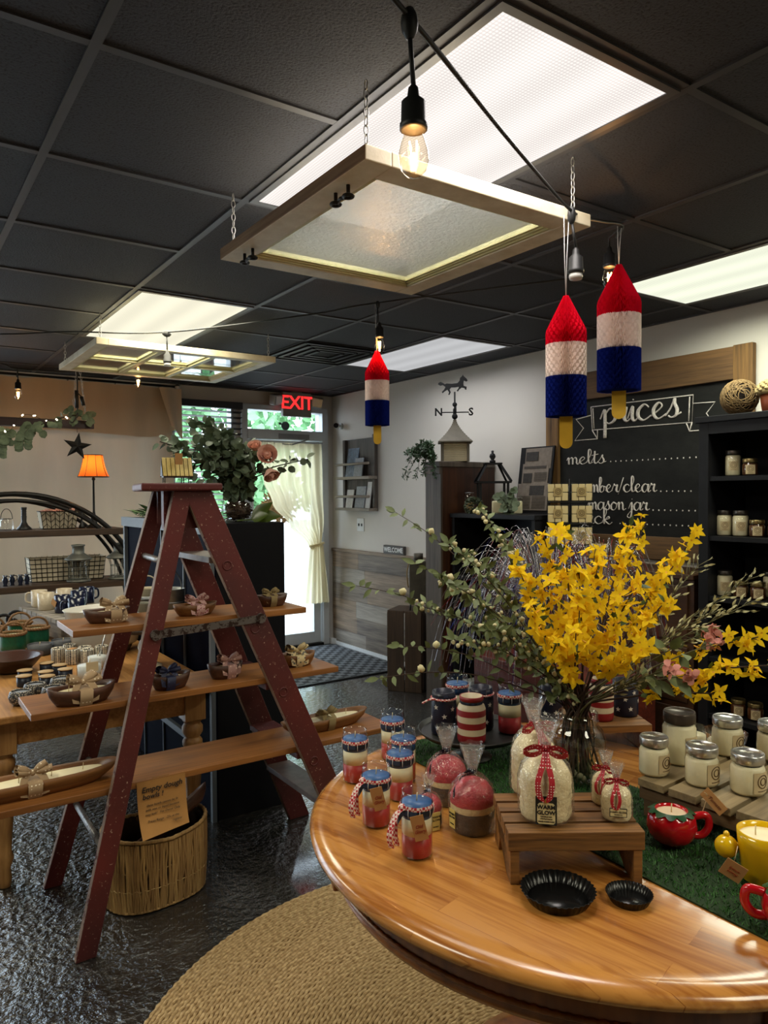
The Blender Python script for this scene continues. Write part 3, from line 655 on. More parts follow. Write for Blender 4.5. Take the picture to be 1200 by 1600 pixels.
taper(MB(), .105, .06, .122, .07, .006, .12).build('liner', LINER, t, recalc=False)
q = MB()
for zb in (.02, .06, .10):
    pts = []
    for k in range(9): u = -1+2*k/8; w_ = .107+.016*(zb/.12); pts.append((u*w_, -.062-.011*zb/.12, zb+(.018 if k % 2 else -.012)))
    q.tube(pts, .0022, 5); q.tube([(x, -y, z) for x, y, z in pts], .0022, 5)
for k in range(9): u = -1+2*k/8; q.tube([(u*.105, -.061, .004), (u*.123, -.072, .122)], .002, 5)
for z, w_, d_ in ((.003, .106, .061), (.122, .124, .072)): q.tube([(-w_, -d_, z), (w_, -d_, z), (w_, d_, z), (-w_, d_, z)], .003, 5, closed=True)
q.build('wire', DARKMETAL, t)
q = MB()
for k in range(60): q.sph((rnd(-.10, .10), rnd(-.05, .05), .115+rnd(-.01, .018)), rnd(.008, .014), 6, 4)
q.build('filling', PINKT, t)
t = thing('wire_basket', 'long square grid wire basket with cream liner on lower shelf', 'basket', (1.105, 5.655, SZ2))
taper(MB(), .235, .075, .250, .085, .006, .165).build('liner', LINER, t, recalc=False)
q = MB()
for k in range(15):
    u = -1+2*k/14; q.tube([(u*.238, -.078, .003), (u*.254, -.089, .168)], .0022, 5); q.tube([(u*.238, .078, .003), (u*.254, .089, .168)], .0022, 5)
for k in range(6): z = .003+.031*k; f = z/.168; w_, d_ = .238+.016*f, .078+.011*f; q.tube([(-w_, -d_, z), (w_, -d_, z), (w_, d_, z), (-w_, d_, z)], .0024, 5, closed=True)
q.build('wire', DARKMETAL, t)
def lantern(label, loc_):
    t = thing('metal_lantern', label, 'lantern', loc_); G = M('aged_zinc', (.20, .20, .175), .5, .6, var=.3)
    MB().lathe([(.082, .150), (.094, .156), (.086, .166), (.050, .192), (.040, .200), (.040, .245), (.046, .250), (.046, .258), (.01, .262)], 20, cap0=True).build('cap', G, t)
    q = MB()
    for k in range(8): a = 2*pi*k/8; q.tube([(.075*cos(a), .075*sin(a), .152), (.062*cos(a), .062*sin(a), .10), (.062*cos(a), .062*sin(a), .03), (.072*cos(a), .072*sin(a), .012)], .0025, 5)
    for z, r_ in ((.10, .063), (.03, .063)): q.tube([V(r_*cos(a), r_*sin(a), z) for a in [2*pi*i/20 for i in range(20)]], .0022, 5, closed=True)
    q.build('cage', G, t); MB().lathe([(.080, 0), (.082, .008), (.078, .016)], 20).build('base', G, t)
    MB().lathe([(.052, .016), (.054, .08), (.045, .15)], 18, cap0=False, cap1=False).build('glass', JGLASS, t); return t
lantern('domed zinc lantern standing in front of the grid wire basket', (1.15, 5.465, SZ2))
lantern('domed zinc lantern half hidden behind the left ladder leg', (1.43, 5.465, SZ2))
for k, x in enumerate((.690, .736, .782, .826)):
    t = thing('figurine', 'tiny dark blue pitcher figurine on the lower shelf end', 'figurine', (x, 5.48+.03*(k % 2), SZ2), .1*k, 'dark pitcher figurines on the lower shelf')
    MB().lathe([(.016, 0), (.011, .01), (.017, .028), (.018, .042), (.010, .058), (.015, .072), (.012, .072)], 12).build('body', M('dark_blue_glaze', (.012, .016, .035), .15), t)
    MB().tube(cat([(.012, 0, .066), (.030, 0, .060), (.028, 0, .035), (.016, 0, .03)], 4), .0028, 5).build('handle', DARKMETAL, t)
t = thing('yellow_dish', 'yellow oval dish at the left end of the lower shelf', 'dish', (.585, 5.52, SZ2))
MB().lathe([(.03, 0), (.05, .012), (.065, .035), (.062, .035), (.046, .014), (0, .008)], 20, sx=1, sy=.7).build('bowl', M('mustard_glaze', '#b8922c', .3), t)
# ------------------------------------------------------------------ low pine table
TZ = .66
t = thing('pine_table', 'low honey pine table with turned legs crowded with candles', 'table', (0, 0, 0))
MB().box(.30, 1.18, 2.97, 5.05, TZ-.028, TZ).build('tabletop', PINE, t, bevel=.006)
MB().box(.36, 1.12, 3.03, 3.05, TZ-.125, TZ-.028).box(.36, 1.12, 4.97, 4.99, TZ-.125, TZ-.028).box(.345, .365, 3.04, 4.98, TZ-.125, TZ-.028).box(1.105, 1.125, 3.04, 4.98, TZ-.125, TZ-.028).build('apron', PINE, t)
legp = [(.022, 0), (.026, .03), (.022, .07), (.034, .11), (.026, .13), (.030, .20), (.036, .27), (.030, .335), (.038, .35), (.038, .365), (.030, .375), (.042, .395), (.042, .415), (.030, .428), (.044, .45), (.044, .475), (.033, .49), (.045, .505)]
for x in (.365, 1.095):
    for y in (3.06, 4.96): MB().lathe(legp, 20).box(-.045, .045, -.045, .045, .505, TZ-.028).build('leg', PINEZ, t, (x, y, 0), bevel=.004)
# slatted riser with mugs
t = thing('slatted_riser', 'grey slatted wooden riser on the far end of the pine table', 'riser', (.935, 4.56, TZ), radians(8))
q = MB()
for k in range(9): q.box(-.20, .20, -.36+.082*k, -.36+.082*k+.07, .118, .138)
q.build('slats', GREYWOOD3, t); MB().box(-.19, -.17, -.36, .36, .03, .118).box(.17, .19, -.36, .36, .03, .118).box(-.19, -.13, -.36, -.33, 0, .118).box(.13, .19, -.36, -.33, 0, .118).box(-.19, -.13, .33, .36, 0, .118).box(.13, .19, .33, .36, 0, .118).build('frame', GREYWOOD, t)
CMUG, NMUG = M('speckled_cream', '#c3b49c', .35, var=.15, ns=80), M('navy_glaze', (.010, .013, .035), .2)
def mug(kind, label, p, rz, tag_=False):
    t = thing('mug_candle', label, 'mug', (p[0], p[1], TZ+.138), rz); c = CMUG if kind == 'c' else NMUG
    MB().lathe([(.040, 0), (.044, .006), (.046, .10), (.043, .10), (.042, .082)], 22, cap1=False).build('body', c, t)
    MB().tube(cat([(.044, 0, .085), (.074, 0, .078), (.076, 0, .035), (.043, 0, .022)], 5), .006, 8).build('handle', c, t)
    MB().lathe([(0, .080), (.0425, .084)], 20).build('wax', WAX, t)
    if tag_: MB().box(-.024, .02, -.0012, 0, -.018, .018).build('tag', KRAFT, t, (-.01, -.048, .06)).rotation_euler = (0, .5, 0)
for kd, lb, p, rz, tg in (('c', 'cream speckled mug with kraft tag, farthest along the slatted riser edge', (.79, 4.83), 2.6, True), ('c', 'cream speckled mug at the riser edge, next after the tagged cream mug', (.80, 4.67), 0.2, False),
    ('n', 'dark navy mug at the riser edge beside the second cream mug', (.86, 4.50), -1.2, True), ('n', 'dark navy mug on the riser right behind the white tub', (.90, 4.34), 2.9, True), ('n', 'dark navy mug in the riser middle row behind the edge mugs', (.98, 4.66), 1.0, False),
    ('c', 'cream mug with wax at the back of the riser near the lanterns', (.93, 4.82), 1.2, False), ('n', 'dark navy mug on the riser far corner under the zinc lantern', (1.06, 4.82), .3, False)): mug(kd, lb, p, rz, tg)
# enamel tub
ENAM = M('white_enamel', (.70, .68, .62), .25, var=.05)
t = thing('enamel_tub', 'white oval enamel tub holding jars on the pine table', 'tub', (.955, 3.93, TZ), .15)
MB().lathe([(.155, .04), (.165, .05), (.205, .225), (.212, .232), (.200, .228), (.158, .055), (0, .05)], 36, sx=1, sy=.68).build('basin', ENAM, t)
MB().lathe([(.12, 0), (.145, .05)], 30, sx=1, sy=.7).build('foot', M('tub_foot', '#5d5142', .7), t)
RUST = M('rust_cloth', '#8f4330', .85, var=.3, ns=40)
for k, (x, y) in enumerate(((-.02, .035), (.092, .025), (.045, -.068))):
    j = thing('jar', ['jar with rust cloth lid in the tub, toward the curtain', 'jar with rust cloth lid in the tub, nearest the ladder leg', 'jar with rust cloth lid at the near side of the tub'][k], 'jar', (.955+x, 3.93+y+.02, TZ+.056), 0, None)
    MB().lathe([(.034, 0), (.038, .01), (.038, .12), (.032, .135)], 18).build('glass', JGLASS, j); MB().lathe([(.033, .003), (.035, .11)], 16).build('wax', WAX, j)
    MB().lathe([(.046, .128), (.042, .142), (.038, .152), (.03, .158), (0, .160)], 20, wob=lambda a, z: 1+.06*sin(a*9)).build('lid', RUST, j)
t = thing('tissue_paper', 'crumpled white tissue paper at the left end inside the tub', 'paper', (.865, 3.905, TZ+.15), 0)
MB().sph((0, 0, .03), (.055, .05, .045), 12, 8, jit=.25).build('tissue', M('white_tissue_paper', (.75, .74, .72), .8), t)
# green glass baskets
GRN = thin('green_glass', tint=(.07, .42, .30), refl=.1, rough=.08, bump=.6, bs=90)
GRNW = M('green_candle', '#0e5a41', .4, var=.3, ns=60)
RATT = M('rattan', '#86603c', .7, var=.3, ns=50)
def gbasket(label, p):
    t = thing('glass_basket', label, 'candle', (p[0], p[1], TZ))
    q = MB().lathe([(.050, 0), (.058, .006), (.060, .055), (.0595, .10)], 36, wob=lambda a, z: 1+.018*cos(a*18), cap1=False); q.build('glass', GRNW, t)
    MB().lathe([(0, .09), (.056, .095)], 20).build('wax', M('pale_wax', '#b9c2a4', .5), t)
    q = MB()
    for k in range(2): q.tube([V((.060+.003*sin(a*14+pi*k))*cos(a), (.060+.003*sin(a*14+pi*k))*sin(a), .103+.004*cos(a*14+pi*k)) for a in [2*pi*i/60 for i in range(60)]], .006, 6, closed=True)
    q.build('rim', RATT, t)
    hp = [V(.055*cos(a), -.01*sin(a), .105+.055*sin(a)) for a in [pi*i/16 for i in range(17)]]; MB().tube(hp, .006, 7).build('handle', RATT, t)
gbasket('green ribbed glass candle with rattan handle, at the left picture edge', (.555, 4.17)); gbasket('green ribbed glass candle with rattan handle, beside the grey candle bowl', (.685, 4.28))
gbasket('green ribbed glass candle with rattan handle, behind the leftmost one', (.49, 4.40)); gbasket('green ribbed glass candle with rattan handle, farthest back on the table', (.635, 4.50))
GREYC = M('slate_ceramic', (.045, .048, .055), .55, var=.15, ns=60)
for p, lb in (((.662, 4.06), 'slate grey candle bowl in front of the green glass candles'), ((.782, 4.105), 'slate grey candle bowl beside the tub foot')):
    t = thing('candle_bowl', lb, 'candle', (p[0], p[1], TZ)); MB().lathe([(.050, 0), (.058, .008), (.058, .055), (.054, .055), (.053, .048)], 26, cap1=False).build('bowl', GREYC, t)
    MB().lathe([(0, .046), (.0535, .048)], 20).build('wax', M('dark_wax', (.10, .10, .11), .5), t); MB().tube([(0, 0, .046), (.002, 0, .066)], .0015, 5).build('wick', WICK, t)
t = thing('wooden_bowl', 'wide dark wooden bowl with a few red berries on pine table', 'bowl', (.49, 3.74, TZ))
DBOWL = wood('dark_bowl', '#1a0c08', '#3f2016', 'x', 1, .35, .05)
MB().lathe([(.06, 0), (.085, .012), (.135, .07), (.137, .074), (.118, .070), (.07, .028), (0, .022)], 36).build('bowl', DBOWL, t)
for k in range(9): tag(MB().sph((0, 0, .008), .008, 8, 6).build('berry', M('berry_red', '#5a1a1c', .4), None, (.465+.019*(k % 3)+rnd(0, .002), 3.715+.019*(k//3)+rnd(0, .002), TZ+.0235)), 'dark red berry lying in the wide wooden bowl', 'berry', 'berries in the wooden bowl')
HEXM = dots('navy_hex_pattern', '#d6ccb8', '#171a2c', 105, .45, .35, (1, 1, 1.5), .1)
for k, p in enumerate(((.70, 3.80), (.752, 3.735), (.81, 3.69), (.765, 3.86), (.815, 3.76), (.887, 3.735))):
    t = thing('patterned_cup', ['patterned navy and cream candle cup, leftmost of the front row', 'patterned navy and cream candle cup, second from left in the front row', 'patterned navy and cream candle cup, third in front row by the ladder', 'patterned navy and cream candle cup, back row beside the slate bowl', 'patterned navy and cream candle cup, middle of the back row', 'patterned navy and cream candle cup, closest to the ladder leg'][k], 'candle cup', (p[0], p[1], TZ), rnd(0, 6))
    MB().lathe([(.027, 0), (.031, .006), (.031, .068), (.028, .074), (.026, .068)], 22, cap1=False).build('cup', HEXM, t); MB().lathe([(0, .06), (.0275, .064)], 16).build('wax', M('blue_grey_wax', '#8c93a3', .5), t)
    if k == 1: MB().box(-.02, .02, -.015, .015, .0745, .0755).build('tag', KRAFT, t)
NAVT = M('navy_tin', (.014, .018, .032), .4, .3)
for k, p in enumerate(((.515, 3.53), (.495, 3.42), (.585, 3.45), (.575, 3.36), (.66, 3.55), (.665, 3.45), (.62, 3.63))):
    t = thing('candle_tin', ['dark tan lidded candle tin closest to the wide wooden bowl', 'dark tan lidded candle tin above the dotted bowl nearest the table corner', 'dark tan lidded candle tin in the middle of the tin cluster', 'dark tan lidded candle tin nearest the middle plank', 'dark tan lidded candle tin at the back, by the patterned cups', 'dark tan lidded candle tin nearest the glass wax jar with tag', 'dark tan lidded candle tin farthest back beside the leftmost patterned cup'][k], 'candle tin', (p[0], p[1], TZ), rnd(0, 6), 'tan topped candle tins on the pine table')
    MB().lathe([(.027, 0), (.029, .004), (.029, .042), (.0, .042)], 20).build('tin', NAVT, t); MB().lathe([(.032, .0425), (.032, .0455), (0, .0455)], 20).build('lid', M('tan_lid', '#b49468', .6), t)
MAND = dots('mandala_blue', '#1b1c22', '#a89c8c', 150, .38, .5, (1, 1, 1), .3)
for k, p in enumerate(((.44, 3.12), (.505, 3.21), (.555, 3.115), (.61, 3.25))):
    t = thing('dotted_bowl', ['dotted round candle bowl nearest the table corner', 'dotted round candle bowl second from the table corner', 'dotted round candle bowl beside the middle plank end', 'dotted round candle bowl behind the large ribboned dough bowl'][k], 'candle bowl', (p[0], p[1], TZ), rnd(0, 6))
    MB().lathe([(.024, 0), (.040, .014), (.046, .032), (.040, .052), (.034, .056), (.032, .050)], 22, cap1=False).build('bowl', MAND, t); MB().lathe([(0, .045), (.0345, .048)], 16).build('wax', M('mandala_wax', '#8a8f9c', .5), t)
for p, R_, H_, lb in (((.745, 3.36), .052, .085, 'clear glass wax jar with a tag, by the left ladder leg'), ((.83, 3.58), .045, .07, 'clear glass wax jar with a tall stick, behind the tagged wax jar')):
    t = thing('glass_candle', lb, 'candle', (p[0], p[1], TZ)); MB().lathe([(R_*.92, 0), (R_, .008), (R_, H_)], 22, cap1=False).build('glass', JGLASS, t)
    MB().lathe([(R_*.9, .004), (R_*.94, H_*.8), (0, H_*.8)], 20).build('wax', M('white_wax', (.70, .72, .72), .45), t); MB().tube([(0, 0, H_*.8), (.004, 0, H_+.01)], .0015, 5).build('wick', WICK, t)
    if R_ > .05: MB().box(-.025, .025, -.001, .001, -.02, .02).build('tag', M('cream_tag', '#d8cba8', .9), t, (0, -.054, .07))
    else: MB().tube([(.01, 0, H_*.8), (.045, .01, H_+.10)], .003, 6).build('stick', SILVER, t)
for p, lb in (((.60, 4.82), 'black iron scroll bookend at the left on the pine table'), ((.68, 4.93), 'black iron scroll bookend farther back, half behind the first scroll')):
    t = thing('iron_scroll', lb, 'ornament', (p[0], p[1], TZ), face(*p))
    MB().tube(cat([(.03, 0, .02), (.04, 0, .06), (.02, 0, .10), (-.02, 0, .105), (-.05, 0, .075), (-.045, 0, .03), (-.01, 0, .02), (.0, 0, .05), (-.02, 0, .06)], 5), .009, 8).build('scroll', BLACKW, t); MB().box(-.05, .05, -.03, .03, 0, .014).build('base', BLACKW, t)
# pedestal stand with buckets
t = thing('pedestal_stand', 'cream turned pedestal stand with round top behind the ladder', 'stand', (1.03, 3.45, TZ))
MB().lathe([(.06, 0), (.06, .012), (.03, .025), (.022, .045), (.045, .075), (.050, .10), (.042, .125), (.022, .145), (.03, .165), (.03, .18)], 24).build('turned_stem', CREAMW, t); MB().lathe([(.15, .18), (.16, .186), (.16, .204), (0, .204)], 30).build('tray', SHW, t)
PZ = TZ+.204
def bucket(label, p, R_, H_, mat, handle=True, nm='metal_bucket'):
    t = thing(nm, label, 'bucket', (p[0], p[1], PZ), rnd(-.4, .4)); MB().lathe([(R_*.82, 0), (R_, H_), (R_*1.04, H_+.003), (R_*.97, H_), (R_*.8, .006), (0, .004)], 24, cap1=False).build('body', mat, t)
    MB().lathe([(R_*.93, H_*.62), (R_*.965, H_*.64), (R_*.94, H_*.66)], 24, cap0=False, cap1=False).build('band', mat, t)
    if handle: MB().tube([V(R_*cos(a), 0, H_*.95+R_*1.5*sin(a)) for a in [pi*i/14 for i in range(15)]], .003, 6).build('handle', mat, t)
bucket('galvanized bucket with raised loop handle behind the pink bowed bowl', (1.115, 3.375), .060, .165, GALV)
bucket('small cream tin bucket with handle, mostly hidden by the ladder leg', (1.06, 3.545), .045, .155, CREAMW)
bucket('plain grey tin pot in front of the handled bucket', (1.02, 3.45), .04, .12, GALV, False, 'tin_pot')
bucket('cream tapered pot behind the ladder leg, with black mesh pattern', (.945, 3.51), .042, .125, dots('mesh_pattern', '#c9bfa5', '#15140f', 110, .42, .6, (1, 1, 1.6), .1), False, 'patterned_pot')
bucket('tapered grey ceramic pot between the mesh pot and buckets', (.985, 3.37), .03, .11, M('grey_ceramic', '#8a8778', .6), False, 'tapered_pot')
# ------------------------------------------------------------------ stepladder
m, n, l = nt('chippy_red_paint'); b, o = bsdf(n, l, .55); v = coords(n, l); a = noise(n, l, v, 95, 6, .72); c = noise(n, l, v, 3, 3)
f = ramp(n, l, a, [(.635, 0), (.65, 1)]); l.new(mixc(n, l, f, ramp(n, l, c, [(.3, '#3d100f'), (.7, '#5e1a17')]), '#a98d7d'), b.inputs['Base Color']); bumpn(n, l, b, a, .15, .003)
LRED = m
LEDGE = speck('worn_edge', '#8a7263', '#4a1a16', 26, .56, .7)
ROD = speck('worn_rod', '#8d8987', '#3a1512', 50, .55, .4, metal=.3)
t = thing('stepladder', 'old chipped red wooden stepladder used as a plank display', 'ladder', (0, 0, 0))
Yn = lambda z: 2.432+.022*z
Yf = lambda z: 2.962-.122*z
NLx = lambda z: .513+.232*z
FRx = lambda z: 1.552-.437*z
ZT = 1.478
FLx = lambda z: .513+.252*z
def rail(fx, fy, wd, name):
    q = MB().bar((fx(0), fy(0), 0), (fx(ZT), fy(ZT), ZT), wd, .028, (0, 1, 0), flat_ends=True); q.mi[2] = q.mi[3] = 1; q.build(name, [LRED, LEDGE], t, bevel=.003)
rail(NLx, Yn, .062, 'leg'); rail(FLx, Yf, .062, 'leg'); rail(FRx, Yn, .092, 'leg'); rail(FRx, Yf, .092, 'leg')
MB().prism([(.705, 2.42), (.985, 2.42), (1.035, 2.81), (.785, 2.81)], .026, Matrix.Translation((0, 0, ZT))).build('platform', [LEDGE, LRED][1], t, bevel=.006)
MB().box(.80, .95, 2.49, 2.515, ZT-.13, ZT-.001).build('head_block', LRED, t); MB().box(.86, .95, 2.745, 2.76, ZT-.12, ZT-.001).build('head_block', LRED, t)
for z in (.29, .487, .767, 1.012, 1.245):
    MB().box(FRx(z)-.055, FRx(z)+.055, Yn(z)+.015, Yf(z)-.015, z-.022, z).build('step', LRED if z not in (1.245, .29) else M('worn_step', '#6e5c55', .5, var=.5, ns=15), t, bevel=.002)
    for s, y in ((1, Yn(z)-.0145), (-1, Yf(z)+.0145)):
        MB().tube([V(FRx(z)+.0+cos(a)*.016, y-.001*s, z-.03+sin(a)*.016) for a in [2*pi*i/16 for i in range(16)]], .0025, 5, closed=True).build('rung_dowel', LRED, t)
for z in (.31, .475, .755, 1.0, 1.236): MB().tube([(NLx(z), Yn(z)+.01, z), (FLx(z), Yf(z)-.01, z)], .0115, 10).build('rung', ROD, t)
MB().bar((.745, 2.432, 1.0), (1.14, 2.436, 1.018), .026, .004, (0, 1, 0)).tube([(.75, 2.425, 1.0), (.75, 2.44, 1.0)], .018, 12).tube([(1.13, 2.428, 1.018), (1.13, 2.442, 1.018)], .018, 12).build('spreader', speck('worn_steel', '#6a6360', '#2c1a14', 30, .5, .45, metal=.5), t)
PLX = [(.50, 1.335, 1.013), (.375, 1.475, .768), (.06, 1.735, .488)]
for (xa, xb, z), lb in zip(PLX, ('top wooden plank shelf resting on the stepladder, level with the spreader bar', 'middle wooden plank shelf resting through the stepladder', 'lowest and longest wooden plank shelf resting through the stepladder')):
    tag(MB().box(-(xb-xa)/2, (xb-xa)/2, -.125, .125, 0, .022).build('plank_shelf', PLANK, None, ((xa+xb)/2, 2.595, z), 0, bevel=.002), lb, 'shelf')
Z1, Z2, Z3 = 1.035, .79, .51
# ------------------------------------------------------------------ dough bowl candles
BOWLW = wood('dough_bowl_wood', '#1e0f08', '#5a3420', 'x', 1.3, .5, .1)
BOWLL = wood('dough_bowl_light', '#46290f', '#8a5a2b', 'x', 1.3, .5, .1)
BURL = dots('tan_dot_ribbon', '#9f8464', '#e9dcc4', 90, .22, .8, (1, 1, 1), .1)
PINKR = dots('pink_toile_ribbon', '#c9a29a', '#8f3f4c', 120, .35, .7, (1, 1, 1), .9)
DUSTY = dots('dusty_print_ribbon', '#a88078', '#d9b9a5', 90, .3, .7, (1, 1, 1), .8)
NAVR = dots('navy_ribbon', '#151a3a', '#3a4270', 80, .2, .6, (1, 1, 1), .8)
FLOR = dots('yellow_floral_ribbon', '#c6b183', '#5c5a52', 75, .35, .7, (1, 1, 1), .9)
OLIVE = cloth('sheer_tan_ribbon', '#a08c64', .3, .1)
def bow(parent, c, s, mat, tails=True):
    c = Vector(c); q = MB()
    for sd in (-1, 1):
        for lift, out in ((.55, .8), (.15, .95)) if sd == 1 else ((.45, .85), (.2, .8)):
            R = Euler((rnd(-.4, .1), -sd*lift, rnd(-.3, .3)*sd)).to_matrix()
            pts = [V(0, 0, 0)]; rr = 14; vs = []; fs = []
            for k in range(7):
                u = k/6; ra = .05+.36*sin(min(1, u*1.25)*pi*.62); 
                for i in range(rr):
                    a = 2*pi*i/rr; vs.append(c+R @ V(sd*u*out*s, cos(a)*ra*s*.95, sin(a)*ra*s*.62*(1-.25*u)))
            for k in range(6):
                for i in range(rr): fs.append((k*rr+i, k*rr+(i+1) % rr, (k+1)*rr+(i+1) % rr, (k+1)*rr+i))
            q.add(vs, fs, 0, True)
    q.sph(c, (.17*s, .2*s, .17*s), 10, 7)
    if tails:
        for sd in (-1, 1):
            p = cat([c, c+V(sd*.35*s, -.25*s, -.05*s), c+V(sd*.55*s, -.55*s, -.55*s), c+V(sd*.5*s, -.6*s, -1.0*s)], 4); q.strip(p, .36*s, V(1, 0, .25*sd).normalized())
    return q.build('bow', mat, parent, recalc=False)
def dough_bowl(label, loc_, L, W, H, mat, rib, bs, bx=0, wicks=2, rz=0, tails=True, pointy=2.0):
    t = thing('dough_bowl', label, 'dough bowl candle', loc_, rz); N = 36; q = MB(); rings = []
    def ring(k, z, e=0):
        out = []
        for i in range(N):
            a = 2*pi*i/N; cx = abs(cos(a))**(2/pointy)*(1 if cos(a) >= 0 else -1); sy = abs(sin(a))**(2/pointy)*(1 if sin(a) >= 0 else -1)
            out.append(V((L/2*k-e)*cx, (W/2*k-e)*sy, z+ (H*.12*abs(cos(a))**3 if z > H*.7 else 0)))
        return out
    prof = [(.72, 0, 0), (.82, H*.25, 0), (.93, H*.62, 0), (1, H, 0), (.985, H*1.02, .004), (.93, H*.96, .008), (.86, H*.80, .01), (.8, H*.5, .01)]
    vs = []
    for k, z, e in prof: vs += ring(k, z, e)
    q.add(vs, [(k*N+i, k*N+(i+1) % N, (k+1)*N+(i+1) % N, (k+1)*N+i) for k in range(len(prof)-1) for i in range(N)], 0, True)
    q.add(vs[:N], [tuple(range(N-1, -1, -1))]); q.add(vs[-N:], [tuple(range(N))]); q.build('bowl', mat, t)
    wv = [V(p.x, p.y, H*.80) for p in ring(.885, 0, .008)]; MB().add(wv+[V(0, 0, H*.80)], [(i, (i+1) % N, N) for i in range(N)], 0).build('wax', WAX, t)
    q = MB()
    for k in range(wicks):
        x = (-.5+(k+.5)/wicks)*L*.75; q.tube([(x, 0, H*.78), (x+.002, 0, H*.80+.022)], .0013, 5)
    if wicks: q.build('wick', WICK, t)
    if rib:
        wd = bs*.42; q = MB(); kx = sqrt(max(.1, 1-(2*bx/L)**2)); pts = [(bx, -W/2*.80*kx, .0005), (bx, -W/2*.95*kx-.002, H*.4), (bx, -W/2*kx-.004, H*1.0), (bx, -W/2*.85*kx, H*1.03), (bx, 0, H*1.0), (bx, W/2*.85*kx, H*1.03), (bx, W/2*kx+.004, H), (bx, W/2*.95*kx+.002, H*.4), (bx, W/2*.80*kx, .0005)]
        q.strip(pts, wd, (1, 0, 0)).build('ribbon_band', rib, t, recalc=False)
        bow(t, (bx, -W*.12, H*1.02+bs*.18), bs*.62, rib, tails)
    return t
PY = 2.585
dough_bowl('small dark dough bowl candle with tan dotted bow at the left end of top plank', (.632, PY, Z1), .155, .10, .042, BOWLW, BURL, .085, .02, 1)
dough_bowl('dough bowl candle with pink patterned bow in the middle of top plank', (.93, PY-.03, Z1), .165, .09, .038, BOWLL, PINKR, .075, .0, 1, .1)
dough_bowl('small dough bowl candle with cream bow at the right end of top plank', (1.245, PY, Z1), .13, .09, .04, BOWLW, OLIVE, .06, -.01, 1)
dough_bowl('large dark dough bowl candle with tan dotted bow at the left end of middle plank', (.535, PY-.06, Z2), .215, .12, .052, BOWLW, BURL, .095, -.0, 2, .05)
dough_bowl('dark dough bowl candle with navy bow on the middle plank', (.83, PY-.05, Z2), .145, .09, .048, BOWLW, NAVR, .075, -.015, 1, .1)
dough_bowl('dark dough bowl candle with dusty pink printed bow on the middle plank', (1.045, PY-.02, Z2), .135, .09, .05, BOWLW, DUSTY, .08, .01, 1)
dough_bowl('dough bowl candle with yellow floral bow at the right end of middle plank', (1.355, PY+.0, Z2), .15, .10, .045, BOWLL, FLOR, .085, -.01, 1)
dough_bowl('very long dough bowl candle with tan dotted bow at the left end of lowest plank', (.40, PY-.01, Z3), .52, .125, .052, BOWLL, BURL, .10, -.01, 4, .03, pointy=2.6)
dough_bowl('long oval dough bowl candle with sheer tan bow at the right end of lowest plank', (1.49, PY+.02, Z3), .40, .115, .048, BOWLL, OLIVE, .075, .0, 3, .02, pointy=2.4)
# ------------------------------------------------------------------ toy slatted house on the ladder top
t = thing('toy_house', 'tiny wooden house with yellow slatted roof standing on the ladder top', 'ornament', (.885, 2.60, ZT+.026), face(.885, 2.6)+.15)
YS = wood('yellow_slat', '#b79a4c', '#e6cf8a', 'z', 2, .6, .1)
q = MB()
for k in range(7): q.bc((-.045+.015*k, -.012, .060), (.0125, .004, .075), rot=Euler((radians(-28), 0, 0)).to_matrix())
q.build('roof_slats', YS, t)
MB().bc((0, .022, .058), (.105, .004, .075), rot=Euler((radians(30), 0, 0)).to_matrix()).build('roof_back', DARKWOOD, t)
MB().prism([(-.028, 0), (.03, 0), (.004, .055)], .004, Matrix.Translation((-.054, 0, .028)) @ Matrix(((0, 0, 1, 0), (1, 0, 0, 0), (0, 1, 0, 0), (0, 0, 0, 1)))).prism([(-.028, 0), (.03, 0), (.004, .055)], .004, Matrix.Translation((.050, 0, .028)) @ Matrix(((0, 0, 1, 0), (1, 0, 0, 0), (0, 1, 0, 0), (0, 0, 0, 1)))).box(-.05, .05, -.028, .03, .022, .028).build('walls', DARKWOOD, t)
q = MB()
for x in (-.045, .02, .045): q.tube([(x, -.02, .024), (x, -.022, 0)], .0018, 5); q.tube([(x, .025, .024), (x, .025, 0)], .0018, 5)
q.build('wire_legs', DARKMETAL, t)
MB().box(-.013, .013, -.0012, .0012, -.02, .02).build('tag', KRAFT, t, (.002, -.034, .088)); MB().tube([(.0, -.03, .108), (-.02, .0, .10)], .001, 4).build('string', WICK, t)
# ------------------------------------------------------------------ black display case behind the ladder
t = thing('display_case', 'tall black display case with grey trim standing behind the stepladder', 'cabinet', (0, 0, 0))
NAVYP = M('navy_panel', (.003, .004, .012), .7, var=.2, spec=.03); GREYT = M('grey_trim', '#5f666e', .5)
MB().box(1.235, 1.575, 3.125, 4.52, .0, 1.335).build('carcass', M('matt_black', (.006, .006, .008), .65, spec=.12), t, bevel=.003)
q = MB().box(1.225, 1.235, 3.125, 4.52, .0, 1.30); q.build('back_panel', NAVYP, t)
q = MB().box(1.20, 1.235, 3.11, 4.535, 1.285, 1.338)
for y in (3.13, 4.50): q.box(1.205, 1.225, y-.012, y+.012, 0, 1.285)
q.box(1.205, 1.225, 3.142, 4.488, .285, .315).build('trim', GREYT, t)
q = MB()
for y in (3.50, 3.84, 4.17): q.box(1.215, 1.226, y-.005, y+.005, .0, 1.285)
q.build('batten', GREYT, t)
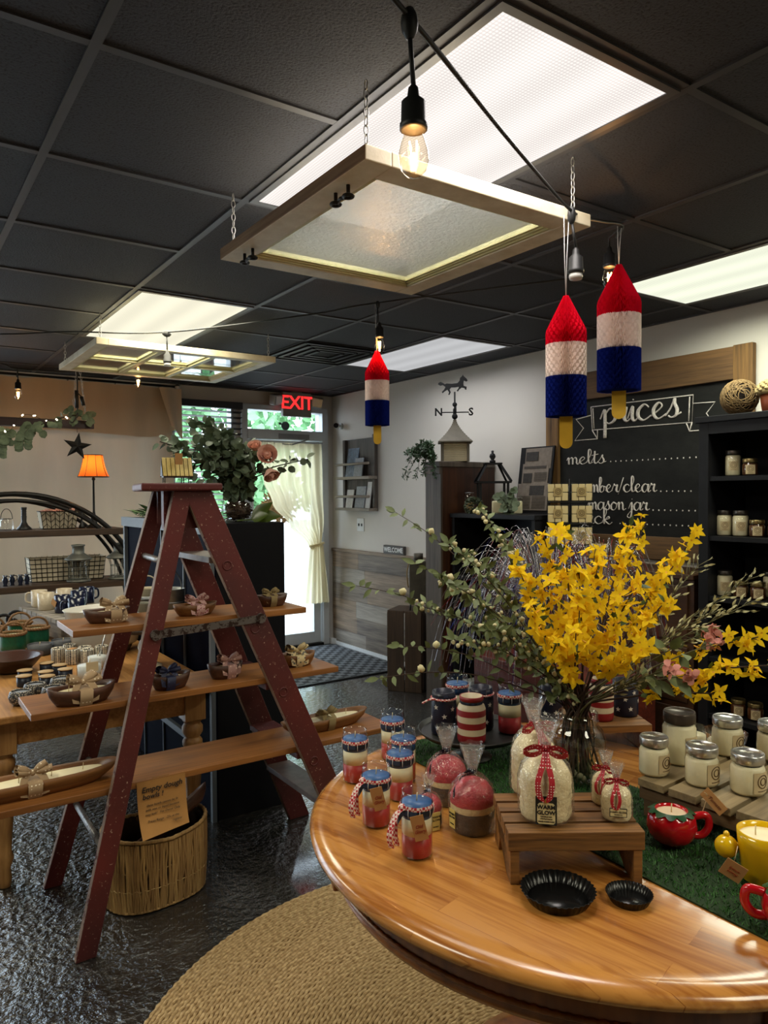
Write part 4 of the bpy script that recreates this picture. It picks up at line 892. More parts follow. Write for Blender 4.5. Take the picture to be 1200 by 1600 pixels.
# ------------------------------------------------------------------ bouquet on the case
t = thing('bouquet_vase', 'glass vase packed with brown moss on the black case', 'vase', (1.43, 3.33, 1.335))
MB().lathe([(.05, 0), (.068, .01), (.075, .06), (.066, .105), (.036, .14), (.034, .19), (.04, .20)], 24, cap1=False).build('glass', JGLASS, t)
q = MB()
for k in range(260):
    u = rvec(); q.tube([V(u.x*.058, u.y*.058, .052+u.z*.04), V(u.x*.066+rnd(-.01, .01), u.y*.066+rnd(-.01, .01), .052+u.z*.047+rnd(-.006, .01)), V(u.x*.058+rnd(-.02, .02), u.y*.058+rnd(-.02, .02), .052+u.z*.042)], .0022, 4, cap=False)
q.sph((0, 0, .052), (.056, .056, .042), 12, 8).build('moss', M('brown_moss', '#4d3726', .9, var=.4, ns=50), t)
def eubranch(name, label, group, tip, n_, lw, base=V(1.43, 3.33, 1.50), mat=SAGE, leafy=1.0, bend=.08):
    t = thing(name, label, 'branch', base, 0, group); p1 = Vector(tip)-base
    path = cat([V(0, 0, -.12), V(0, 0, .02), p1*.45+V(0, 0, bend), p1], 8); MB().tube(path, .003, 5).build('stem', STEM, t); q = MB()
    for k, p in enumerate(path[6:]):
        for _ in range(n_):
            d = (V(rnd(-1, 1), rnd(-1, 1), rnd(-.8, .9))).normalized(); e = p+d*rnd(.01, .05)*leafy; q.leaf(e, d, rvec()+V(-.5, -.8, .4), rnd(.8, 1.2)*lw, rnd(.7, 1.0)*lw, round_=True)
    q.build('leaves', mat, t, recalc=False); return t
G_E = 'eucalyptus branches in the moss vase'; LB = 'grey green eucalyptus branch standing in the moss filled vase'
for tip in ((1.25, 3.40, 1.60), (1.30, 3.48, 1.80), (1.20, 3.44, 1.68), (1.34, 3.35, 1.74), (1.27, 3.28, 1.62), (1.36, 3.22, 1.58), (1.42, 3.20, 1.66), (1.38, 3.40, 1.70), (1.45, 3.26, 1.56), (1.30, 3.38, 1.55)):
    eubranch('eucalyptus_branch', LB, G_E, tip, 5, .047)
eubranch('eucalyptus_branch', 'long thin eucalyptus branch reaching right past the door curtain', None, (1.67, 3.06, 1.63), 2, .04, leafy=.5, bend=.03)
eubranch('eucalyptus_branch', 'long eucalyptus branch reaching left before the black blind', None, (1.11, 3.50, 1.72), 2, .042, leafy=.6, bend=.05)
ROSE = M('blush_rose', '#ecbba6', .7, var=.16, ns=25)
def rose(label, c, R_, dirn, stem0=V(1.43, 3.33, 1.50)):
    t = thing('rose', label, 'flower', c); d = Vector(dirn).normalized(); Rm = rot_to(d); q = MB()
    for lay, (n_, r_, op) in enumerate(((3, .3, .1), (4, .5, .3), (5, .72, .55), (6, .95, .85))):
        for k in range(n_):
            a = 2*pi*k/n_+lay*.6; cup = []
            for j in range(4):
                vv = j/3
                for i in range(5):
                    uu = -1+2*i/4; ang = a+uu*(.75 if lay else 1.1); rr = R_*(r_*(.42+.42*vv*(.6+op))); z = R_*(-.6+1.25*vv*(1-.28*op)-.18*uu*uu*vv)
                    cup.append(Rm @ V(rr*cos(ang), rr*sin(ang), z))
            q.add(cup, [(j*5+i, j*5+i+1, (j+1)*5+i+1, (j+1)*5+i) for j in range(3) for i in range(4)], 0, True)
    q.sph((0, 0, 0), R_*.42, 10, 7).build('petals', ROSE, t, recalc=False)
    MB().tube(cat([stem0-Vector(c)+V(0, 0, -.1), stem0-Vector(c), d*-R_*.5], 5), .003, 5).build('stem', STEM, t)
    q = MB()
    for k in range(5): a = 2*pi*k/5; q.leaf(Rm @ V(0, 0, -R_*.6), Rm @ V(cos(a), sin(a), -.15), Rm @ V(0, 0, 1), R_*.8, R_*.3)
    q.build('sepals', GREENLEAF, t, recalc=False)
rose('largest open blush rose facing the room in the bouquet', (1.463, 3.065, 1.645), .048, (-.5, -.9, .35)); rose('smaller blush rose just above the largest one', (1.437, 3.145, 1.690), .034, (-.4, -.5, .8)); rose('drooping blush rose below the largest one', (1.475, 3.055, 1.555), .040, (.1, -.6, -.8))
t = thing('magnolia_sprig', 'broad glossy green magnolia leaves lying beside the moss vase', 'leaves', (1.46, 3.24, 1.335)); q = MB(); MAG = M('magnolia_leaf', '#4d5f20', .3, var=.3, ns=9)
for d, L_, W_, z in (((.5, -.35, .55), .13, .07, .01), ((.9, -.6, .10), .14, .075, .02), ((.3, -.6, .2), .10, .06, .012), ((.9, .1, .1), .10, .05, .01)): q.leaf((.0, .0, z), d, V(-.55, -.7, .5), L_, W_, bend=.1)
q.tube([(-.06, .03, .006), (0, 0, .012)], .004, 6); q.build('leaves', MAG, t, recalc=False)
t = thing('leaf_garland', 'flat green leaf garland lying along the far top of the black case', 'garland', (1.30, 4.05, 1.338)); q = MB()
for k in range(90): p = V(rnd(-.06, .08), rnd(-.42, .42), rnd(.003, .02)); q.leaf(p, V(rnd(-1, 1), rnd(-1, 1), rnd(.05, .5)), V(rnd(-.4, .4), rnd(-.4, .4), 1), rnd(.06, .11), rnd(.025, .04))
q.build('leaves', M('garland_leaf', '#4d6b3c', .6, var=.4, ns=20), t, recalc=False); MB().tube([(0, -.4, .006), (.02, 0, .008), (0, .4, .006)], .004, 5).build('vine', STEM, t)
# ------------------------------------------------------------------ basket of empty dough bowls on the floor
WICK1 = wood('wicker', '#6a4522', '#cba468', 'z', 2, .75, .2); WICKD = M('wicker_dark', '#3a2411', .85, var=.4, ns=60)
t = thing('wicker_basket', 'oval seagrass basket standing on the floor under the ladder', 'basket', (.82, 2.70, 0), .12)
A_, B_, H_ = .185, .135, .245
def oval(a, k=1): return V(A_*k*cos(a)*(1+.05*sin(2*a)**2), B_*k*sin(a)*(1+.07*sin(2*a)**2), 0)
q = MB()
for i in range(150):
    a = 2*pi*i/150+rnd(-.012, .012); kb = .955; top = H_+.02*abs(cos(a))
    pts = [oval(a+rnd(-.02, .02), kb+(1-kb)*min(1, j/3)+rnd(0, .012))+V(0, 0, .008+(top-.016)*j/6) for j in range(7)]; q.tube(pts, [.0056*rnd(.75, 1.15) for _ in pts], 5, cap=False)
q.build('strands', WICK1, t)
for rr, zz, k, nm in ((.007, None, 1.005, 'rim'), (.006, .008, .955, 'bottom_hoop')):
    MB().tube([oval(a, k+.01*sin(a*40))+V(0, 0, (zz if zz else H_+.02*abs(cos(a)))) for a in [2*pi*i/120 for i in range(120)]], rr, 6, closed=True).build(nm, WICK1, t)
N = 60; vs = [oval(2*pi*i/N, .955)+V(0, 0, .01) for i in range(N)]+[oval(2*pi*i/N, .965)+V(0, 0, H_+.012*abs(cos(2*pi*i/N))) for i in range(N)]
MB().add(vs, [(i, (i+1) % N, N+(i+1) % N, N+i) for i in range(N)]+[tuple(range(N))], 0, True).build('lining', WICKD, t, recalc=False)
q = MB()
for zz in (.085, .15):
    q.tube([oval(a, 1.012)+V(0, 0, zz+.004*sin(a*50)) for a in [2*pi*i/90 for i in range(90)]], .0018, 4, closed=True)
q.build('binding', M('pale_binding', '#c9ab74', .8), t)
bl = dough_bowl('empty wooden dough bowl leaning upright out of the wicker basket', (.905, 2.70, .238), .34, .11, .04, BOWLW, None, 0, 0, 0, .12)
bl.rotation_euler = (radians(-30), radians(-24), radians(14)); bpy.data.objects.remove([c for c in bl.children if c.name.startswith('wax')][0])
bo = [c for c in bl.children][0]; bo.parent = None; bo.location = bl.location; bo.rotation_euler = bl.rotation_euler; tag(bo, bl['label'], 'dough bowl'); bpy.data.objects.remove(bl); bo.name = 'dough_bowl'
t = thing('paper_sign', 'handwritten kraft paper sign hanging from the lowest plank', 'sign', (.772, 2.468, .508), 0)
sg = lambda u, v: V(-.082+.165*u+.004*v, -.002-.05*v**3*(1-.5*u), -.165*v-.012*v*(1-u))
MB().grid(sg, 10, 14).build('paper', M('kraft_sign', '#a8783f', .85, var=.12), t, recalc=False)
INKT = M('marker_ink', (.02, .012, .008), .8)
for s, sz, x, z, sh in (('Empty dough', .026, .002, -.028, .2), ('bowls !', .024, -.030, -.052, .2), ('these bowls cannot be lit', .0105, .0, -.080, .3), ('with wax or liquid because', .0105, .0, -.094, .3), ('may leak!   For Decor Only', .0105, .0, -.108, .3), ('Prices Range  -25c at the', .0105, .0, -.129, .3), ('register', .0105, .045, -.140, .3)):
    yv = -.002-.05*(-z/.168)**3*.8-.0035; text(s, sz, 'lettering', INKT, t, (x, yv, z), (pi/2-.25*(-z/.165)**2, 0, radians(0)), shear=sh, bold=.0004 if sz > .02 else 0).rotation_euler = (pi/2-.9*(-z/.165)**2*.75, radians(-1.5), 0)
MB().strip([(-.03, .004, .0), (.03, .004, .0)], .008, (0, 0, 1)).build('tape', M('tape_tan', '#8a6a3a', .6), t)
# ------------------------------------------------------------------ rug and round table
RX, RY, RR = 1.34, 1.30, 1.05
JUTE = M('jute', '#c9ab7c', .95, var=.32, ns=70, c2='#8f7148')
t = thing('jute_rug', 'round braided jute rug on the dark floor under the table', 'rug', (RX, RY, 0))
MB().lathe([(RR-.008, 0), (RR, .004), (RR-.01, .008), (0, .008)], 90).build('base', JUTE, t)
q = MB(); r_ = .10; k = 0
while r_ < RR-.004:
    n_ = int(2*pi*r_/.016); ph = rnd(0, 6)
    q.tube([V((r_+.0022*sin(i*pi+ph))*cos(2*pi*i/n_), (r_+.0022*sin(i*pi+ph))*sin(2*pi*i/n_), .010+.0016*cos(i*pi+ph)) for i in range(n_)], .0062, 4, closed=True); r_ += .0118; k += 1
q.build('braid', JUTE, t, recalc=False)
TX, TY, TR, TT = 1.307, 1.087, .63, .76
t = thing('round_table', 'round oak pedestal table holding the candle display', 'table', (TX, TY, .0125), .23); zb = -.0125
m, n, l = nt('oak_top'); b, o = bsdf(n, l, .22, coat=.3); v = coords(n, l)
br = n.new('ShaderNodeTexBrick'); br.offset = .37; br.inputs['Scale'].default_value = 1; br.inputs['Brick Width'].default_value = .55; br.inputs['Row Height'].default_value = .062; br.inputs['Mortar Size'].default_value = .0006
br.inputs['Color1'].default_value = (0, 0, 0, 1); br.inputs['Color2'].default_value = (1, 1, 1, 1); br.inputs['Mortar'].default_value = (.2, .2, .2, 1)
mp = n.new('ShaderNodeMapping'); mp.inputs['Rotation'].default_value = (0, 0, pi/2); l.new(v, mp.inputs[0]); l.new(mp.outputs[0], br.inputs['Vector'])
v2 = coords(n, l, (1, .055, 1)); off = n.new('ShaderNodeVectorMath'); off.operation = 'MULTIPLY_ADD'; l.new(br.outputs['Color'], off.inputs[0]); off.inputs[1].default_value = (3, 3, 3); l.new(v2, off.inputs[2])
a = noise(n, l, off.outputs[0], 17, 5, .65); f = noise(n, l, off.outputs[0], 120, 2, .5)
g = math_n(n, l, 'MULTIPLY_ADD', f, .3, math_n(n, l, 'MULTIPLY', a, .8)); g2 = math_n(n, l, 'MULTIPLY_ADD', br.outputs['Color'], .10, g)
l.new(ramp(n, l, g2, [(.36, '#5c310d'), (.52, '#955a24'), (.68, '#bb803e')]), b.inputs['Base Color']); bumpn(n, l, b, g, .06, .003)
OAKTOP = m
MB().lathe([(0, TT+zb-.001), (TR-.055, TT+zb), (TR-.045, TT+zb-.003), (TR-.035, TT+zb-.001), (TR-.012, TT+zb-.004), (TR, TT+zb-.014), (TR-.002, TT+zb-.024), (TR-.022, TT+zb-.034), (TR-.05, TT+zb-.036), (0, TT+zb-.036)], 110).build('tabletop', OAKTOP, t)
OAKE = wood('oak_apron', '#5c2f0d', '#a9662a', 'z', .6, .3, .05, coat=.2)
MB().lathe([(.572, TT+zb-.036), (.575, TT+zb-.05), (.572, TT+zb-.095), (.578, TT+zb-.10), (.572, TT+zb-.112), (.55, TT+zb-.112), (.55, TT+zb-.036)], 90, cap0=False, cap1=False).build('apron', OAKE, t)
q = MB(); N = 420
q.tube([V(.577*cos(2*pi*i/N), .577*sin(2*pi*i/N), TT+zb-.088+.0012*(i % 2)) for i in range(N)], [.0055 if i % 2 else .0038 for i in range(N)], 6, closed=True).build('rope_moulding', OAKE, t)
for k in range(4): MB().bc((.574*cos(pi/2*k+.95), .574*sin(pi/2*k+.95), TT+zb-.075), (.03, .05, .075), rot=Euler((0, 0, pi/2*k+.95)).to_matrix()).build('apron_block', OAKE, t, bevel=.004)
MB().lathe([(.17, .09), (.19, .11), (.15, .15), (.10, .22), (.085, .36), (.10, .46), (.13, .52), (.11, .56), (.16, .62), (.2, TT+zb-.037)], 36).build('pedestal', OAKE, t)
MB().lathe([(.30, .05), (.32, .055), (.32, .08), (.28, .095), (.17, .10)], 44).build('base', OAKE, t)
for k in range(4):
    a = pi/2*k+.5; MB().bar((.2*cos(a), .2*sin(a), .06), (.40*cos(a), .40*sin(a), .03), .06, .09, (-sin(a), cos(a), 0)).build('foot', OAKE, t, bevel=.01)
    MB().lathe([(.035, 0), (.045, .02), (.03, .045)], 16, c=(.40*cos(a), .40*sin(a), 0)).build('foot_pad', OAKE, t)
# ------------------------------------------------------------------ grass runner
t = thing('grass_runner', 'strip of bright green artificial grass running across the round table', 'runner', (1.305, 1.09, TT), radians(-1.0))
MB().box(-.165, .165, -.57, .57, 0, .003).build('backing', M('runner_back', '#16300e', .9), t)
q = MB()
for k in range(15000):
    x, y = rnd(-.165, .165), rnd(-.57, .57); a = rnd(0, 2*pi); h = rnd(.006, .013); w_ = .0011; lx, ly = rnd(-.008, .008), rnd(-.008, .008)
    q.add([(x-w_*cos(a), y-w_*sin(a), .003), (x+w_*cos(a), y+w_*sin(a), .003), (x+lx, y+ly, h)], [(0, 1, 2)])
gb_ = q.build('blades', M('grass_green', '#2f6a1f', .6, var=.5, ns=40), t, recalc=False); gb_['kind'] = 'stuff'
GZ = TT+.0032
# ------------------------------------------------------------------ layered patriotic jar candles
RWAX, BWAX = M('red_wax', '#b52a30', .4, var=.1), M('blue_wax', '#33609a', .4, var=.1)
PLAID = checks('navy_plaid', '#0e1220', '#24304a', 70); GING = checks('red_gingham', '#b3232f', '#e6d3cc', 190)
def pjar(label, p, z=TT, plaid=True, tails=False, tg=False, rz=None):
    t = thing('jar_candle', label, 'candle', (p[0], p[1], z), face(*p) if rz is None else rz); R_ = .0305
    MB().lathe([(.026, 0), (R_, .004), (R_, .112), (.029, .12), (.029, .127), (.0275, .127), (.0275, .119)], 26, cap1=False).build('glass', JGLASS, t)
    MB().lathe([(.026, .003), (.0292, .006), (.0292, .046)], 24).build('red_wax', RWAX, t); MB().lathe([(.0292, .0461), (.0292, .078)], 24).build('cream_wax', WAX, t)
    MB().lathe([(.0292, .0781), (.0292, .106), (0, .106)], 24).build('blue_wax', BWAX, t); MB().tube([(0, 0, .105), (.001, 0, .122)], .0012, 5).build('wick', WICK, t)
    if plaid:
        q = MB().lathe([(.0312, .083), (.0325, .09), (.0312, .101)], 26, cap0=False, cap1=False); q.build('plaid_band', PLAID, t)
        q = MB()
        for k in range(9): a = 2*pi*k/9; q.tube([V(.0322*cos(a), .0322*sin(a), .083), V(.0335*cos(a), .0335*sin(a), .09), V(.0322*cos(a), .0322*sin(a), .101)], .0009, 4)
        q.build('plaid_lines', M('plaid_white', (.7, .7, .7), .8), t)
    MB().lathe([(.0318, .096), (.0335, .1), (.0318, .1045)], 26, cap0=False, cap1=False, wob=lambda a, z_: 1+.012*sin(a*7)).build('gingham_ribbon', GING, t)
    if tails:
        q = MB()
        for dx, e in ((-.034, 0), (-.044, .01)): q.strip(cat([(-.026, -.02, .099), (-.040, -.026, .088), (dx-.008, -.028-e, .055), (dx-.004, -.024-e, .028)], 5), .013, V(.8, -.5, .1).normalized())
        q.sph((-.028, -.018, .10), (.008, .007, .007), 8, 6).build('ribbon_tails', GING, t, recalc=False)
        MB().strip(cat([(-.026, -.018, .097), (-.036, -.01, .075), (-.052, -.004, .045)], 5), .014, V(.8, -.5, .1).normalized()).build('plaid_tail', PLAID, t, recalc=False)
    if tg:
        tgx = MB().box(-.013, .013, -.0008, .0008, -.026, .022).build('tag', KRAFT, t, (.004, -.0355, .070)); tgx.rotation_euler = (0, radians(-14), 0)
        text('Old\nGlory', .0095, 'tag_lettering', M('tag_red_ink', '#8f2e20', .8), tgx, (0, -.0012, -.004), shear=.3)
    return t
pjar('red cream blue jar candle with ribbon tails and tag, nearest to the table edge front', (.852, 1.135), tails=True, tg=True)
pjar('red cream blue jar candle with ribbon tails and tag, second of the front pair', (.862, 1.292), tails=True, tg=True)
pjar('red cream blue jar candle with plaid band, farthest left on the round table', (.953, 1.52))
pjar('red cream blue jar candle with plaid band, in the middle of the left cluster', (.982, 1.372))
pjar('red cream blue jar candle with gingham ribbon only, behind the middle plaid one', (1.050, 1.452), plaid=False)
pjar('red cream blue jar candle with plaid band, behind the others by the black tray', (1.115, 1.592))
# ------------------------------------------------------------------ round black tray with jars
trx, try_, trz = 1.285, 1.47, .832
t = thing('cake_stand', 'round black metal stand holding stars and stripes jars', 'stand', (trx, try_, GZ)); hz = trz-GZ
BTR = M('black_tray', (.02, .019, .018), .42, .4)
MB().lathe([(.055, 0), (.055, .006), (.03, .012), (.026, hz-.012), (.05, hz-.006)], 30).build('pedestal', BTR, t)
MB().lathe([(0, hz-.006), (.13, hz-.004), (.138, hz+.010), (.141, hz+.010), (.141, hz+.006), (.131, hz-.001), (.128, hz), (0, hz)], 50).build('tray', BTR, t)
STARW = M('star_white', (.75, .72, .66), .5); NAVYG = M('navy_paint', (.008, .010, .030), .35, var=.2)
REDP, CRP = M('flag_red', '#8f1d22', .4), M('flag_cream', '#d8c9aa', .45)
def starprint(t, R_, spots, r=.0075):
    q = MB()
    for a, z in spots:
        P = star2(r, r*.42, a0=pi/2+rnd(-.3, .3)); vs = [V((R_+.0006)*cos(a+x/R_), (R_+.0006)*sin(a+x/R_), z+y) for x, y in P]+[V((R_+.0008)*cos(a), (R_+.0008)*sin(a), z)]
        q.add(vs, [(k, (k+1) % 10, 10) for k in range(10)])
    q.build('star_print', STARW, t)
def starjar(label, p, z, R_=.033, H=.112, rib=True):
    t = thing('star_jar', label, 'jar', (p[0], p[1], z), face(*p))
    MB().lathe([(R_*.9, 0), (R_, .006), (R_, H*.8), (R_*.9, H*.86), (R_*.9, H), (R_*.82, H), (R_*.82, H*.8), (0, H*.75)], 26).build('body', NAVYG, t)
    starprint(t, R_, [(-pi/2+da, zz) for da, zz in ((-.65, .075), (.05, .052), (.75, .07), (-.5, .022), (.45, .025), (1.3, .045), (-1.25, .045), (2.4, .05), (3.2, .07), (-2.0, .07))])
    if rib:
        MB().lathe([(R_*.92, H*.855), (R_*.97, H*.9), (R_*.92, H*.94)], 26, cap0=False, cap1=False).build('plaid_band', PLAID, t)
        q = MB(); q.tube([V(R_*.98*cos(a), R_*.98*sin(a), H*.84) for a in [2*pi*i/40 for i in range(40)]], [.0035 if i % 2 else .0025 for i in range(40)], 6, closed=True)
        q.tube(cat([(-R_*.6, -R_*.75, H*.84), (-R_*1.1, -R_*1.0, H*.86), (-R_*1.7, -R_*1.1, H*.78)], 5), [.0035 if i % 2 else .0022 for i in range(11)], 6).build('twine', GING, t)
    return t
def flagjar(label, p, z, R_=.036, H=.118):
    t = thing('stripe_jar', label, 'jar', (p[0], p[1], z), face(*p)); pr_ = [(R_*.9, 0, 0), (R_, .008, 0)]; n_ = 6
    zz = .008; cs = [0, 1, 0, 1, 0, 1, 1]
    for k in range(5): pr_[-1] = (R_, zz, cs[k]); zz += .0155; pr_.append((R_, zz, cs[k]))
    pr_[-1] = (R_, zz, 1); pr_ += [(R_*.9, zz+.010, 1), (R_*.76, zz+.014, 1), (R_*.76, H-.012, 0), (R_*.84, H-.01, 0), (R_*.84, H, 0), (R_*.76, H, 1), (R_*.72, H*.84, 1), (0, H*.8, 1)]
    MB().lathe(pr_, 28).build('body', [REDP, CRP], t); MB().lathe([(R_*.78, zz+.013), (R_*.84, zz+.018), (R_*.8, H-.012)], 26, cap0=False, cap1=False).build('plaid_band', PLAID, t)
    return t
starjar('navy jar with white stars and red twine at the left on the black stand', (1.218, 1.502), trz); flagjar('red and cream striped jar at the front of the black stand', (1.232, 1.408), trz)
starjar('navy jar with white stars at the right on the black stand', (1.325, 1.475), trz, rib=True)
pjar('red cream blue jar candle at the back of the black stand between the navy jars', (1.315, 1.562), trz, plaid=False); pjar('red cream blue jar candle at the right edge of the black stand', (1.362, 1.405), trz)
# ------------------------------------------------------------------ bagged wax candles
CELLO = thin('cellophane', refl=.07, rough=.04, bump=1.0, bs=45, haze=.03)
DOTRED = dots('red_dot_ribbon', '#a81826', '#efe0da', 210, .25, .5, (1, 1, 1), .1); DOTNAV = dots('navy_dot_ribbon', '#11162c', '#d9d6d4', 230, .25, .5, (1, 1, 1), .1)
GREYWX, REDW = M('grey_brown_wax', '#4f453f', .5, var=.3, ns=90, bump=.8, bs=140), M('rough_red_wax', '#c02b3a', .45, var=.3, ns=60, bump=.8, bs=140)
CRW = M('rough_cream_wax', '#e4d2a4', .5, var=.12, ns=60, bump=.7, bs=130)
def bagged(label, p, z, R_, H, layers, ribm, lab, bowside=True, rz=None):
    # layers: [(top fraction, material index)]
    t = thing('wax_candle', label, 'candle', (p[0], p[1], z+.001), face(*p) if rz is None else rz)
    def rad(u): return R_*(1 if u < .62 else sqrt(max(.02, 1-((u-.62)/.40)**2))) if u > .06 else R_*(.9+u*1.66)
    pr_ = []
    for k in range(25):
        u = k/24; mi = next(i for tp, i in layers if u <= tp+1e-6); pr_.append((rad(u)*(1+.012*sin(k*2.4)), u*H, mi))
    pr_.append((0, H*1.005, pr_[-1][2])); mats = [CRW, REDW, GREYWX]
    MB().lathe(pr_, 40, wob=lambda a, zz: 1+.016*sin(a*7+zz*180)+.012*sin(a*17-zz*260)).build('wax', mats, t)
    g = R_*1.06; nz = H*1.14
    def wob(a, zz): return 1+(.035*sin(a*5+zz*60)+.02*sin(a*13)) if zz < H else 1+.16*sin(a*6+zz*90)
    prof = [(g*.98, .001), (g*1.03, H*.1), (g*1.03, H*.5), (g*1.02, H*.66), (g*.86, H*.88), (g*.5, H*1.04), (g*.17, nz), (g*.15, nz+R_*.12), (g*.30, nz+R_*.55), (g*.44, nz+R_*1.0), (g*.50, nz+R_*1.25)]
    MB().lathe(prof, 44, cap0=False, cap1=False, wob=wob).build('cellophane_bag', CELLO, t)
    q = MB()
    for k in range(8):       # crumpled gather of the bag above the knot
        a = 2*pi*k/8; q.strip([(g*.13*cos(a), g*.13*sin(a), nz), (g*.28*cos(a+.3), g*.28*sin(a+.3), nz+R_*.5), (g*.42*cos(a), g*.42*sin(a), nz+R_*1.1)], R_*.32, V(-sin(a), cos(a), .2))
    q.build('bag_gather', thin('cellophane_gather', refl=.10, rough=.12, bump=1, bs=60, haze=.13), t, recalc=False)
    q = MB().lathe([(g*.19, nz-.002), (g*.2, nz+.003), (g*.19, nz+.008)], 16, cap0=False, cap1=False)
    wdt = R_*.26
    if bowside:
        for sd in (-1, 1):
            q.strip(cat([(0, -g*.2, nz), (sd*R_*.45, -g*.45, nz+R_*.16), (sd*R_*.85, -g*.5, nz-R_*.05), (sd*R_*.45, -g*.5, nz-R_*.14), (0, -g*.22, nz)], 5), wdt, V(0, -.35, .9))
            q.strip(cat([(0, -g*.24, nz), (sd*R_*.08, -g*.72, nz-R_*.32), (sd*R_*.26-R_*.02, -g*1.10, nz-R_*.95), (sd*R_*.20-R_*.03, -g*1.14, nz-R_*1.45), (sd*R_*.06, -g*1.15, nz-R_*1.7)], 5), [wdt*.5, *[wdt*.85]*15, wdt*.9, wdt*.85, wdt*.6, wdt*.4, wdt*.15][:21], V(1, 0, 0))
    else:
        for pp in (((0, -g*.2, nz), (-R_*.5, -g*.5, nz-R_*.1), (-R_*.78, -g*.75, nz-R_*.45), (-R_*.82, -g*.8, nz-R_*.9)), ((0, -g*.2, nz), (-R_*.35, -g*.4, nz+R_*.1), (-R_*.6, -g*.7, nz-R_*.25))): q.strip(cat(pp, 5), wdt*.7, V(.5, -.2, .8).normalized())
    q.sph((0, -g*.22, nz+.002), (R_*.1, R_*.09, R_*.1), 8, 6).build('ribbon', ribm, t, recalc=False)
    if lab:
        LB_ = M('label_cream', '#e0d09b', .6); LK = M('label_black', '#20211f', .6); kind, lx = lab; Rl = R_*1.095
        ob = thing_label(t, kind, Rl, H, lx, LB_, LK)
    return t
def thing_label(t, kind, Rl, H, lx, LB_, LK):
    if kind == 'big':
        w_, h_ = .019, .026; e = MB().box(-w_, w_, -.0012, 0, -h_, h_).build('label', LK, t, (Rl*sin(lx), -Rl*cos(lx), H*.27), lx)
        oct_ = [(-.016, -.021), (-.013, -.024), (.013, -.024), (.016, -.021), (.016, .010), (.012, .014), (.004, .014), (.003, .018), (-.003, .018), (-.004, .014), (-.012, .014), (-.016, .010)]
        MB().prism(oct_, .0006, Matrix.Translation((0, -.0012, 0)) @ Matrix.Rotation(pi/2, 4, 'X')).build('label_panel', LB_, e)
        MB().sph((0, -.0018, .0185), (.0025, .0006, .0045), 8, 6).build('label_flame', M('flame_yellow', '#d9a93b', .6), e)
        for s, sz, z in (('WARM', .0105, .0065), ('GLOW', .0105, -.0035), ('CANDLE CO', .0036, -.0105), ('Wild Fig & Honey', .003, -.0145), ('HAND MADE WAX', .0034, -.0195)): text(s, sz, 'label_lettering', INK, e, (0, -.0021, z), bold=.0003 if sz > .008 else 0)
    elif kind == 'small':
        e = MB().box(-.0155, .0155, -.001, 0, -.008, .008).build('label', LK, t, (Rl*sin(lx), -Rl*cos(lx), H*.33), lx)
        MB().box(-.0142, .0142, -.0014, -.0008, -.0066, .0066).build('label_panel', LB_, e); text('WARM GLOW', .0046, 'label_lettering', INK, e, (0, -.0016, .001)); text('CANDLE CO', .0026, 'label_lettering', INK, e, (0, -.0016, -.0035))
    else:
        e = MB().box(-.010, .010, -.001, 0, -.019, .019).build('label', M('label_yellow', '#d9c878', .6), t, (Rl*sin(lx), -Rl*cos(lx), H*.30), lx); text('WARM\nGLOW', .0065, 'label_lettering', INK, e, (0, -.0014, .006)); text('CANDLE', .0035, 'label_lettering', INK, e, (0, -.0014, -.011))
LAY = [(.40, 2), (.53, 0), (1, 1)]
bagged('bagged red cream and grey wax candle at the front, beside the wooden riser', (1.015, 1.158), TT, .046, .105, LAY, DOTNAV, ('y', -.95), False)
bagged('bagged red cream and grey wax candle behind, before the black stand', (1.062, 1.300), TT, .045, .100, LAY, DOTNAV, ('y', -1.25), False)
bagged('small bagged red wax candle hidden behind the front jar candle', (.948, 1.222), TT, .028, .065, LAY, DOTNAV, ('y', .5), False)
# ------------------------------------------------------------------ small riser with white candles
t = thing('wooden_riser', 'small slatted brown riser holding the bagged cream candles', 'riser', (1.0685, .955, TT), radians(-34)); L_, D_, Hh = .245, .178, .095
for k in range(4): MB().box(-L_/2, L_/2, -D_/2+.046*k, -D_/2+.046*k+.038, Hh-.034 if k == 0 else Hh-.022, Hh).build('slat', RISER, t, bevel=.0015)
for s in (-1, 1):
    x0 = s*(L_/2-.012) if s > 0 else -L_/2; lg = MB()
    lg.prism([(-D_/2+.002, 0), (-D_/2+.045, 0), (-.02, Hh*.62), (.02, Hh*.62), (D_/2-.045, 0), (D_/2-.002, 0), (D_/2-.002, Hh-.0345), (-D_/2+.002, Hh-.0345)], .016, Matrix(((0, 0, 1, s*(L_/2-.008)-.008-.004*s), (1, 0, 0, 0), (0, 1, 0, 0), (0, 0, 0, 1)))).build('leg', RISER, t, bevel=.001)
RZ = TT+Hh
bagged('large bagged cream candle with red dot bow at the front left of riser', (1.025, .962), RZ, .0475, .112, [(1, 0)], DOTRED, ('big', .02)); bagged('large bagged cream candle behind the front one on the riser', (1.090, 1.056), RZ, .044, .120, [(1, 0)], DOTRED, None, True, face(1.05, 1.0)+.5)
bagged('small bagged cream candle with red dot bow at the front right of riser', (1.126, .880), RZ, .0265, .062, [(1, 0)], DOTRED, ('small', .12)); bagged('small bagged cream candle behind the other small one on the riser', (1.165, .935), RZ, .0262, .060, [(1, 0)], DOTRED, None, True, face(1.1, .9)-.4)
